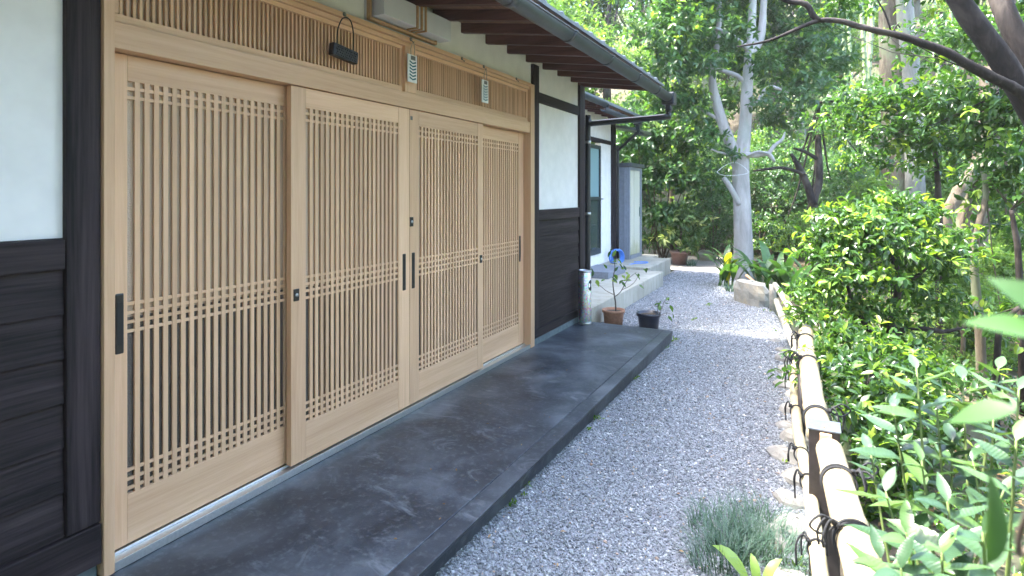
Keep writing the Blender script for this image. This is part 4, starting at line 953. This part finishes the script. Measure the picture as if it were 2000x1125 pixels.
# foreground plant with broad toothed leaves, each leaf a part
fb = gnd(1900, 1200, 1.5)
fp = thing('broad_leaved_shrub', 'young shrub with broad grey green leaves in the near right corner', 'shrub', fb)
rg = np.random.default_rng(61)
tips = [(1700, 880, 1.7), (1745, 800, 1.65), (1790, 720, 1.6), (1830, 800, 1.6), (1800, 900, 1.5), (1730, 960, 1.5), (1770, 1040, 1.35), (1850, 980, 1.3), (1840, 1080, 1.2), (1900, 900, 1.5), (1940, 820, 1.5), (1880, 740, 1.7), (1950, 720, 1.6), (1985, 860, 1.3), (1760, 1110, 1.2), (1960, 960, 1.4), (1990, 760, 1.5), (1860, 860, 1.6), (1920, 1040, 1.2), (1720, 1090, 1.35)]
for (px, py, d) in tips:
    e = V(px, py, d); m0 = fb*.4+e*.6+Vector((0, 0, -.08))+Vector(rg.normal(0, .03, 3))
    part('stem', MB().tube([fb+Vector((0, 0, .1)), m0, e], [.007, .005, .0022], 6, True, 5), simple('green_stem', (.12, .17, .05), .6, 0, 40, .2, .05) if 'green_stem' not in bpy.data.materials else bpy.data.materials['green_stem'], fp)
    ax = (e-m0).normalized()
    for k in range(7):
        a = 2.4*k+rg.random(); s = k/7
        q = ax.orthogonal().normalized(); q.rotate(Matrix.Rotation(a, 3, ax))
        dd = (ax*(.25+.55*(1-s))+q+Vector((0, 0, .05))).normalized(); nn = Vector((0, 0, 1))+ax*.6+Vector(rg.normal(0, .25, 3))
        l = .125*(.55+.5*s)*(.8+.4*rg.random()); p = e-ax*(.16*s)
        piece('leaf', LEAF_BIG[k % 3], fp, p, frame_rot(dd, nn), (l, l, l))
# out-of-focus leaves close to the lens
sp = V(2060, 1190, .5)
cs = thing('close_sprig', 'blurred sprig with a bright leaf closest to the camera', 'sprig', sp)
part('stem', MB().tube([sp+Vector((.05, -.02, -.5)), sp, V(1990, 1080, .5), V(2010, 990, .48)], [.004, .003, .003, .002], 6, True, 4), M['twig'], cs)
for px, py, d, l, dv, nv in ((1925, 1105, .46, .075, (.2, .3, .6), (.75, -.6, .05)), (1990, 1120, .44, .06, (.3, 0, .5), (.7, -.7, 0)), (2045, 655, .42, .05, (-.9, -.2, .25), (-.2, -.5, .8)), (2080, 620, .42, .05, (-.7, .1, .5), (-.2, -.7, .7)), (1985, 800, .55, .06, (-.7, .2, -.25), (0, -.5, .9))):
    p = V(px, py, d); piece('leaf', LEAF_NEAR, cs, p, frame_rot(dv, nv), (l, l, l))
part('stem', MB().tube([sp, V(2090, 900, .46), V(2060, 660, .42)], [.003, .003, .002], 6, True, 4), M['twig'], cs)

# ------------------------------------------------------------------ bamboo fence
fence = thing('bamboo_fence', 'low bamboo rail fence tied with black rope along the gravel path', 'fence', (2.4, 4.5, 0))
def bamboo_rail(pts, r, node=.34, m='bamboo', name='rail'):
    P_ = [Vector(p) for p in pts]; Q = []; rr = []
    acc = 0
    for a, b in zip(P_[:-1], P_[1:]):
        L = (b-a).length; n = max(2, int(L/.03))
        for k in range(n):
            q = a+(b-a)*(k/n); ph = (acc+L*k/n) % node
            Q.append(q); rr.append(r*(1.07 if ph < .03 else (.96 if ph < .06 else 1)))
        acc += L
    Q.append(P_[-1]); rr.append(r)
    return part(name, MB().tube(Q, rr, 18), M[m], fence)
railA = [(2.60, 1.05, .585), (2.568, 1.83, .585), (2.535, 2.165, .585), (2.497, 2.64, .585)]
railB = [(2.462, 2.80, .585), (2.433, 3.27, .585), (2.405, 3.9, .582), (2.382, 4.4, .58), (2.372, 4.85, .575)]
bamboo_rail(railA, .05); bamboo_rail(railB, .05)
bamboo_rail([(2.50, 1.6, .36), (2.425, 2.75, .36), (2.36, 3.4, .36), (2.31, 4.3, .36), (2.30, 4.95, .355)], .026)
bamboo_rail([(2.40, 4.7, .47), (2.40, 5.2, .465), (2.23, 6.3, .45), (1.93, 8.6, .37)], .034, .4, 'bamboo_old')
bamboo_rail([(2.33, 4.9, .30), (2.28, 5.5, .285), (2.16, 6.5, .26), (1.965, 8.3, .20)], .034, .4, 'bamboo_old')
bamboo_rail([(2.50, 4.55, .52), (2.52, 5.1, .52)], .045, .5)
MBLK = simple('black_post', (.028, .022, .022), .5, 0, 40, .3, .15)
def post(x, y, h, s=.056):
    b = BASE[fence.name]
    part('post', box((x-s, y-s, -.05), (x+s, y+s, h)), MBLK, fence, .003)
    part('post_cap', box((x-s-.004, y-s-.004, h+.001), (x+s+.004, y+s+.004, h+.007)), simple('cap_zinc', (.13, .15, .18), .45, .5, 60, .1, .05) if 'cap_zinc' not in bpy.data.materials else bpy.data.materials['cap_zinc'], fence, .001)
    part('rivet', MB().tube([(x, y-.03, h+.007), (x, y-.03, h+.010)], .004, 8), M['terracotta'], fence)
post(2.478, 2.715, .650); post(2.375, 4.93, .60, .03)
part('plug', box((2.462, 2.640, .60), (2.505, 2.6585, .645)), M['wood_v'], fence, .003)
for x, y in ((2.335, 4.55), (2.37, 3.75)): part('stake', MB().tube([(x, y, -.05), (x, y, .56)], .02, 8), MBLK, fence)
part('end_post', MB().tube([(1.905, 8.66, -.05), (1.90, 8.66, .13), (1.90, 8.66, .15), (1.895, 8.66, .36)], [.045, .044, .047, .042], 14), M['bamboo_old'], fence)
def tie(c, r, tdir, tails=3, seed=0, wraps=2, side=-1):
    """rope round a rail: wraps, a knot and loose tails"""
    rg_ = random.Random(seed); t = Vector(tdir).normalized(); u = Vector((0, 0, 1)); s = t.cross(u).normalized(); u = s.cross(t)
    c = Vector(c); mb = MB()
    for wv in range(wraps):
        o = t*(.018*(wv-(wraps-1)/2)); pts = []
        for k in range(17):
            a = 2*math.pi*k/16; pts.append(c+o+t*(.012*math.sin(a))+(s*math.cos(a)+u*math.sin(a))*(r+.004))
        mb.tube(pts, .0042, 6, False, 2)
    kn = c+(s*(-.75)*(-side)+u*.66)*(r+.012)
    for k in range(4):
        d = Vector((rg_.uniform(-1, 1), rg_.uniform(-1, 1), rg_.uniform(-1, 1)))*.010
        mb.tube([kn-d, kn+Vector((0, 0, .008)), kn+d], .006, 6, True, 2)
    for k in range(tails):
        a = rg_.uniform(-.8, .8); out = (s*side*rg_.uniform(.3, 1)+t*rg_.uniform(-1, .8)).normalized()
        L = rg_.uniform(.05, .11)*(1 if r > .04 else .55); pts = [kn, kn+out*L*.4+u*.02, kn+out*L*.8-u*.02, kn+out*L*.75-u*(.05+.06*rg_.random())]
        if k == 0 and r > .04: pts = [kn, kn+out*.05+u*.035, kn+out*.09+u*.01, kn+out*.05-u*.02, kn]
        mb.tube(pts, .0036, 6, True, 4)
    part('rope_tie', mb, M['rope'], fence)
tie((2.553, 1.98, .585), .052, (-.1, 1, 0), 4, 1); tie((2.522, 2.36, .585), .052, (-.1, 1, 0), 4, 2, 2, 1)
tie((2.452, 2.98, .585), .052, (-.08, 1, 0), 4, 3, 2, 1); tie((2.378, 4.5, .58), .052, (-.05, 1, 0), 4, 4); tie((2.405, 3.9, .582), .052, (-.05, 1, 0), 3, 5)
for i, (x, y, z) in enumerate(((2.455, 2.30, .36), (2.418, 2.82, .36), (2.385, 3.1, .36), (2.345, 3.7, .36), (2.31, 4.35, .36), (2.30, 4.75, .36))):
    tie((x, y, z), .028, (-.08, 1, 0), 2, 10+i, 1)
# ------------------------------------------------------------------ edging stones, boulder
rock('boulder', (1.57, 9.12, .10), (.40, .17, .25), M['boulder'], 'large squared pale boulder beside the end post of the fence', 'boulder', None, 8, -.93, boxy=.75)
k = 0
SPOTS = [(2.30, 2.35, .15), (2.33, 2.62, .14), (2.27, 2.95, .13), (2.34, 3.1, .14), (2.30, 3.35, .12), (2.33, 3.62, .15), (2.26, 3.9, .15), (2.31, 4.2, .13), (2.24, 4.42, .10), (2.26, 4.75, .15), (2.28, 5.1, .13), (2.2, 5.35, .15), (2.19, 5.75, .16), (2.15, 6.15, .14), (2.12, 6.5, .13), (2.02, 6.9, .10)]
for x, y, s in SPOTS:
    k += 1
    lab = {1: 'pale edging stone nearest the camera, beside the grass tuft', len(SPOTS): 'small edging stone farthest along the fence'}.get(k, ORD[k-1]+'pale edging stone counted from the grass tufts along the fence')
    rock('edging_stone', (x+.02, y, -.012+.02*R.random()), (s*R.uniform(.5, .75), s*R.uniform(.65, 1.0), s*R.uniform(.38, .55)), M['stone'], lab, 'stone', 'edging stones along the gravel', 200+k, R.uniform(0, 3))
for i, (px, py, d, s) in enumerate(((1270, 505, 14.3, .22), (1285, 503, 14.3, .15), (1252, 500, 14.4, .2), (1380, 490, 13.9, .25), (1300, 500, 14.6, .2))):
    p = V(px, py, d); rock('wall_stone', (p.x, p.y, .08), (s, s*.8, s*.7), M['boulder'], 'round bank stone behind the shed, '+('leftmost' if px == 1252 else ORD[[1252, 1270, 1285, 1300, 1380].index(px)]+'from the left'), 'stone', 'stones of the bank behind the shed', 300+i, i)

# ------------------------------------------------------------------ blade-leaved plants by the pale tree
def blade(name, L, W, m, n=7):
    mb = MB(); vs = []; fs = []
    for i in range(n+1):
        u = i/n; wd = W/2*(.16 if u < .18 else math.sin(math.pi*min(1, (u-.12)/.885))**.75)+.002
        if i == n: wd = .001
        z = L*(1.0*u-.28*u**3); x = L*.48*u**2
        vs += [(x, -wd, z+wd*.25), (x, 0, z), (x, wd, z+wd*.25)]
    for i in range(n): a = 3*i; fs += [(a, a+1, a+4, a+3), (a+1, a+2, a+5, a+4)]
    mb.add(vs, fs, True); me = mb.mesh(name); me.materials.append(m); return me
BL = [blade('leaf', .80, .105, M['leaf_asp']), blade('leaf', .66, .09, M['leaf_asp']), blade('leaf', .92, .125, M['leaf_asp'])]
BY = blade('leaf', .50, .085, M['leaf_yellow'])
def aspid(label, c, n, seed, yellow=False, az=None):
    t = thing('blade_plant', label, 'plant', c, 'broad bladed plants round the pale tree'); rg_ = random.Random(seed)
    for k in range(n):
        a = rg_.uniform(0, 6.28) if az is None else rg_.gauss(az, 1.0); p = Vector(c)+Vector((rg_.gauss(0, .08), rg_.gauss(0, .08), 0)); s = rg_.uniform(.8, 1.15)
        piece('leaf', BL[k % 3], t, p, (rg_.uniform(-.15, .15), rg_.uniform(-.2, .5), a), (s, s, s))
    if yellow:
        for k in range(2): piece('leaf', BY, t, Vector(c)+Vector((.03*k, -.05, .1-.12*k)), (0, -.1, -1.2+.4*k), (1.35, 1.35, 1.35))
    return t
def g0(px, py, d): p = V(px, py, d); p.z = 0; return p
aspid('bladed plant with one yellow leaf left of the pale trunk', g0(1420, 560, 10.0), 20, 1, True)
aspid('bladed plant close behind the boulder', g0(1490, 560, 9.6), 16, 2); aspid('tall bladed plant right of the pale trunk', g0(1530, 565, 9.3), 20, 3)
aspid('low bladed plant hanging over the far fence rail', g0(1560, 590, 8.6), 14, 4)
# small grassy tufts: near mondo grass, sprigs at the boulder
def tuft(name, label, c, n, L, rad, seed, wid=.004, droop=1.0, cat='grass tuft', group=None):
    t = thing(name, label, cat, c, group); rg_ = np.random.default_rng(seed); vs = []; fs = []; tint = []
    for k in range(n):
        a = rg_.random()*6.28; q = rad*math.sqrt(rg_.random()); b = np.array([q*math.cos(a), q*math.sin(a), 0]); az = a+rg_.normal(0, 1.0)
        l = L*(.55+.6*rg_.random()); dv = np.array([math.cos(az), math.sin(az), 0]); sv = np.array([-dv[1], dv[0], 0]); base = len(vs); sp_ = .25+.8*rg_.random()
        for i in range(5):
            u = i/4; w_ = wid*(1-u*.9); p = b+dv*l*sp_*(u**1.4)+np.array([0, 0, l*(u*.95-.55*droop*u*u*sp_)])
            vs += [p-sv*w_/2, p+sv*w_/2]; tint += [.2+.6*rg_.random()*.5+u*.25]*2
        fs += [(base+2*i, base+2*i+1, base+2*i+3, base+2*i+2) for i in range(4)]
    me = bpy.data.meshes.new('blades'); me.from_pydata([tuple(v) for v in vs], [], fs)
    at_ = me.attributes.new('tint', 'FLOAT', 'POINT'); at_.data.foreach_set('value', np.array(tint, np.float32)); me.materials.append(M['grassblade'])
    o = link('blades', me, t); o['kind'] = 'stuff'; BASE[o.name] = Vector(c); return t
GT = 'grass tufts at the path edge'
for i, (px, py, d, n, lab) in enumerate(((1400, 1010, 2.75, 170, 'grass tuft farthest left at the near end of the gravel'), (1450, 1080, 2.62, 240, 'thick dark grass tuft beside the bright foreground blade'), (1520, 1090, 2.55, 240, 'grass tuft against the near edging stones'), (1480, 1030, 2.8, 170, 'grass tuft on the far side of the near clump'), (1410, 1100, 2.5, 200, 'grass tuft at the lower edge of the photo'))):
    tuft('grass_tuft', lab, g0(px, py, d), n, .18, .13, 70+i, .0055, 1.0, 'grass tuft', GT)
for i, (px, py, d, lab) in enumerate(((1465, 590, 8.7, 'grassy sprig growing in front of the boulder'), (1430, 565, 9.4, 'grassy sprig at the left end of the boulder'), (1350, 515, 12.8, 'grassy sprig beside the brown pot'), (1490, 600, 8.3, 'grassy sprig by the fence end post'))):
    tuft('grass_tuft', lab, g0(px, py, d), 45, .22, .10, 80+i, .016, .9, 'grass tuft', GT)
fg = g0(1482, 1115, 2.3); fg.z = 0
fl = thing('lily_plant', 'bright green blade leaves standing among the near grass', 'plant', fg)
bl = blade('leaf', .24, .05, leaf_mat('leaf_lily', [(0, (.16, .27, .05)), (1, (.22, .33, .08))], False, .4, .35))
for a, tl, s in ((2.6, .55, 1.1), (.9, .1, .8), (2.0, -.1, .7), (4.2, .4, .8)): piece('leaf', bl, fl, fg+Vector((.02*math.cos(a), .02*math.sin(a), 0)), (0, tl, a), (s, s, s))
# ------------------------------------------------------------------ tube stand, pots, hose
st = thing('umbrella_stand', 'holographic silver tube standing on the far end of the porch step', 'umbrella stand', (.13, 6.14, .139))
tc0 = (.13, 6.14, .139)
part('tube', MB().lathe([(0, .002), (.068, .002), (.071, .01), (.071, .60), (.068, .603), (.064, .60), (.064, .02), (0, .02)], tc0, 36), M['holo'], st)
part('rim', MB().lathe([(.0715, .585), (.0745, .587), (.0745, .606), (.066, .608), (.0655, .588)], tc0, 36), M['steel'], st)
part('base_ring', MB().lathe([(.0715, .0), (.0735, .002), (.0735, .022), (.0715, .024)], tc0, 36), M['steel'], st)
mb = MB(); vs = [(0, 0, 0)]; n = 20
a0 = -.18
for k in range(n):
    t_ = 2*math.pi*k/n; aa = a0+.52*math.cos(t_); vs.append((tc0[0]+.0722*math.cos(aa), tc0[1]+.0722*math.sin(aa), tc0[2]+.44+.062*math.sin(t_)))
vs[0] = (tc0[0]+.0724*math.cos(a0), tc0[1]+.0724*math.sin(a0), tc0[2]+.44)
mb.add(vs, [(0, k+1, (k+1) % n+1) for k in range(n)], True); part('oval_opening', mb, M['recess'], st)
def pot(t, c, h, r0, r1, m):
    part('pot', MB().lathe([(0, 0), (r0, 0), (r1*.95, h*.8), (r1*.96, h*.82), (r1*1.06, h*.84), (r1*1.06, h), (r1*.95, h), (r1*.92, h*.86), (0, h*.86)], c, 32), m, t)
    part('soil', MB().lathe([(0, h*.875), (r1*.925, h*.87)], c, 32), M['soil'], t)
pc = Vector((.255, 6.78, .0)); p1 = thing('potted_camellia', 'young camellia with bare lower stem in a terracotta pot', 'potted plant', pc)
pot(p1, pc, .20, .105, .13, M['terracotta'])
q = lambda px, py: V(px, py, 6.93)
def stemset(parent, segs, m='twig'):
    for s_ in segs: part('stem', MB().tube([q(*a) for a in s_[0]], s_[1], 6, True, 4), M[m], parent)
stemset(p1, [([(1203, 612), (1202, 590), (1200, 577), (1197, 550), (1201, 520), (1197, 498), (1198, 487)], [.010, .009, .0085, .006, .005, .004, .003]), ([(1200, 580), (1212, 570), (1222, 552), (1232, 540), (1243, 532)], [.006, .005, .004, .003, .002]), ([(1198, 575), (1184, 568), (1172, 558), (1162, 552)], [.005, .004, .003, .002]), ([(1214, 566), (1228, 560), (1240, 550), (1248, 536)], [.004, .003, .003, .002])])
rg = np.random.default_rng(91)
for px, py in ((1198, 492), (1194, 500), (1203, 505), (1197, 515), (1205, 520), (1192, 522), (1200, 530), (1208, 535), (1212, 525), (1195, 540), (1204, 548), (1214, 545), (1222, 538), (1192, 550), (1216, 552), (1228, 535), (1238, 545), (1246, 530), (1252, 545), (1258, 528), (1163, 540), (1168, 546), (1186, 552), (1210, 560), (1224, 528), (1248, 558), (1262, 524), (1200, 487), (1190, 508), (1210, 512)):
    l = rg.uniform(.075, .12); piece('leaf', LEAF_CA[rg.integers(3)], p1, q(px, py)+Vector(rg.normal(0, .02, 3)), frame_rot(rg.normal(0, 1, 3)+np.array([0, 0, -.2]), rg.normal(0, .4, 3)+np.array([.2, -.3, 1])), (l, l, l))
pc = Vector((.70, 6.72, 0)); p2 = thing('potted_seedling', 'small seedling in a glazed black pot beside the porch corner', 'potted plant', pc)
pot(p2, pc, .215, .105, .132, M['blackpot'])
q = lambda px, py: V(px, py, 6.66)
stemset(p2, [([(1285, 616), (1284, 603), (1281, 596)], [.004, .003, .002]), ([(1287, 616), (1293, 600), (1298, 588), (1304, 583)], [.004, .003, .003, .002]), ([(1290, 616), (1300, 612), (1308, 612)], [.003, .002, .002])])
for px, py in ((1280, 597), (1284, 602), (1291, 598), (1300, 583), (1306, 580), (1310, 585), (1304, 588), (1298, 590), (1308, 592), (1312, 612), (1304, 610), (1308, 618), (1288, 608)):
    l = rg.uniform(.07, .10); piece('leaf', LEAF_CA[rg.integers(3)], p2, q(px, py)+Vector(rg.normal(0, .012, 3)), frame_rot(rg.normal(0, 1, 3), rg.normal(0, .3, 3)+np.array([.1, -.2, 1])), (l, l, l))
hs = thing('hose_reel', 'coiled blue garden hose leaning on the back wall', 'garden hose', (-.88, 10.52, .25))
for k in range(7):
    a0 = .025*k; mb = MB(); r_ = .135+.006*(k % 3)
    pts = [(-.92+.012*k+.02*math.sin(a), 10.50+.03*math.cos(a)+.10*math.sin(a), .252+.15+r_*math.cos(a)) if False else (-.90+.012*(k-3)+r_*.55*math.sin(a), 10.52+r_*.85*math.sin(a), .405+r_*math.cos(a)) for a in [2*math.pi*i/24 for i in range(25)]]
    part('coil', mb.tube(pts, .0085, 7, False), M['blue'], hs)
part('hose_end', MB().tube([(-.88, 10.45, .27), (-.72, 10.35, .262), (-.55, 10.42, .312), (-.38, 10.62, .312), (-.40, 10.8, .312), (-.62, 10.7, .312)], .0085, 7, True, 5), M['blue'], hs)
# white wire hanger on the pale tree
wh = thing('wire_hanger', 'thin white wire hanger caught round the pale trunk', 'wire hanger', V(1430, 338, 10.55))
part('wire', MB().tube(pxpath([(1400, 336), (1418, 322), (1440, 318), (1462, 336), (1440, 342), (1412, 342), (1400, 336)], 10.5), .004, 6, False, 3), M['lampbox'], wh)
solo('fallen_stick', MB().tube([V(1458, 538, 9.6), V(1475, 552, 9.3), V(1490, 566, 9.0)], [.022, .02, .016], 8, True, 3, .08), M['terracotta'], V(1475, 552, 9.3), 'reddish stick lying behind the boulder', 'stick')

# ------------------------------------------------------------------ fallen leaves, forest floor
def litter(name, n, xr, yr, leaf, lm, z=None, up=.6):
    x = xr[0]+(xr[1]-xr[0])*G.random(n); y = yr[0]+(yr[1]-yr[0])*G.random(n)
    zz = hgt(x, y)+.012 if z is None else np.full(n, z)
    arr = (np.stack([x, y, zz+.006*G.random(n)], -1), np.stack([G.normal(0, 1, n), G.normal(0, 1, n), G.normal(0, .12, n)], -1), np.stack([G.normal(0, .25, n), G.normal(0, .25, n), np.ones(n)], -1), leaf*(.5+.8*G.random(n)), G.random(n))
    o = link(name, leaf_mesh(name, *arr[:4], .5, arr[4], T6, M[lm])); tag(o, kind='stuff'); return o
litter('leaf_litter', 9000, (2.6, 9), (1, 14), .05, 'leaf_brown'); litter('leaf_litter', 2500, (-4, 3), (12, 17), .06, 'leaf_brown')
litter('path_leaves', 170, (1.08, 2.3), (1.8, 9), .022, 'leaf_brown', .012); litter('step_leaves', 34, (.35, 1.05), (1.8, 6.2), .016, 'leaf_brown', .141)
n = 2600; x = 2.75+6.5*G.random(n); y = 1.2+12*G.random(n)**1.2
cl = [((a, b, H(a, b)+.05+.12*G.random()), (.16, .16, .10)) for a, b in zip(x[:1500], y[:1500])]
arr = sprays(cl, 40, 4, .05, G, .6, .25, .2, .8)
o = link('ground_cover', leaf_mesh('ground_cover', *arr[:4], .5, arr[4], T2, M['leaf_ca'])); tag(o, kind='stuff')

# ------------------------------------------------------------------ the damp bright air of the wood
hz = box((-60, -40, -12.5), (60, 110, 44)).mesh('haze'); hm = bpy.data.materials.new('haze_air'); hm.use_nodes = True
ht = hm.node_tree; ht.nodes.clear(); ho = ht.nodes.new('ShaderNodeOutputMaterial'); hv = ht.nodes.new('ShaderNodeVolumePrincipled')
hv.inputs['Color'].default_value = (.95, .97, 1, 1); hv.inputs['Density'].default_value = .0009; hv.inputs['Anisotropy'].default_value = .2
ht.links.new(hv.outputs[0], ho.inputs['Volume']); hz.materials.append(hm); tag(link('haze', hz), kind='stuff')

n = 260; yy = 1.6+7.5*G.random(n); side = G.random(n) < .6
xx = np.where(side, 1.05+.03*G.random(n), np.interp(yy, [a for a, b in EDGE], [b for a, b in EDGE])-.14*G.random(n))
grp = np.sin(yy*5.3)+.6*np.sin(yy*11.7+1) > .55; xx, yy = xx[grp], yy[grp]; n = len(xx)
rep = np.repeat(np.stack([xx, yy, np.full(n, .008)], -1), 5, 0); m5 = len(rep)
o = link('weeds', leaf_mesh('weeds', rep+G.normal(0, .008, (m5, 3))*np.array([1, 1, .3]), np.stack([G.normal(0, 1, m5), G.normal(0, 1, m5), .5+G.random(m5)], -1), G.normal(0, .5, (m5, 3))+np.array([0, 0, 1]), .014+.022*G.random(m5), .42, .5+.5*G.random(m5), T6, M['leaf_ca'])); tag(o, kind='stuff')
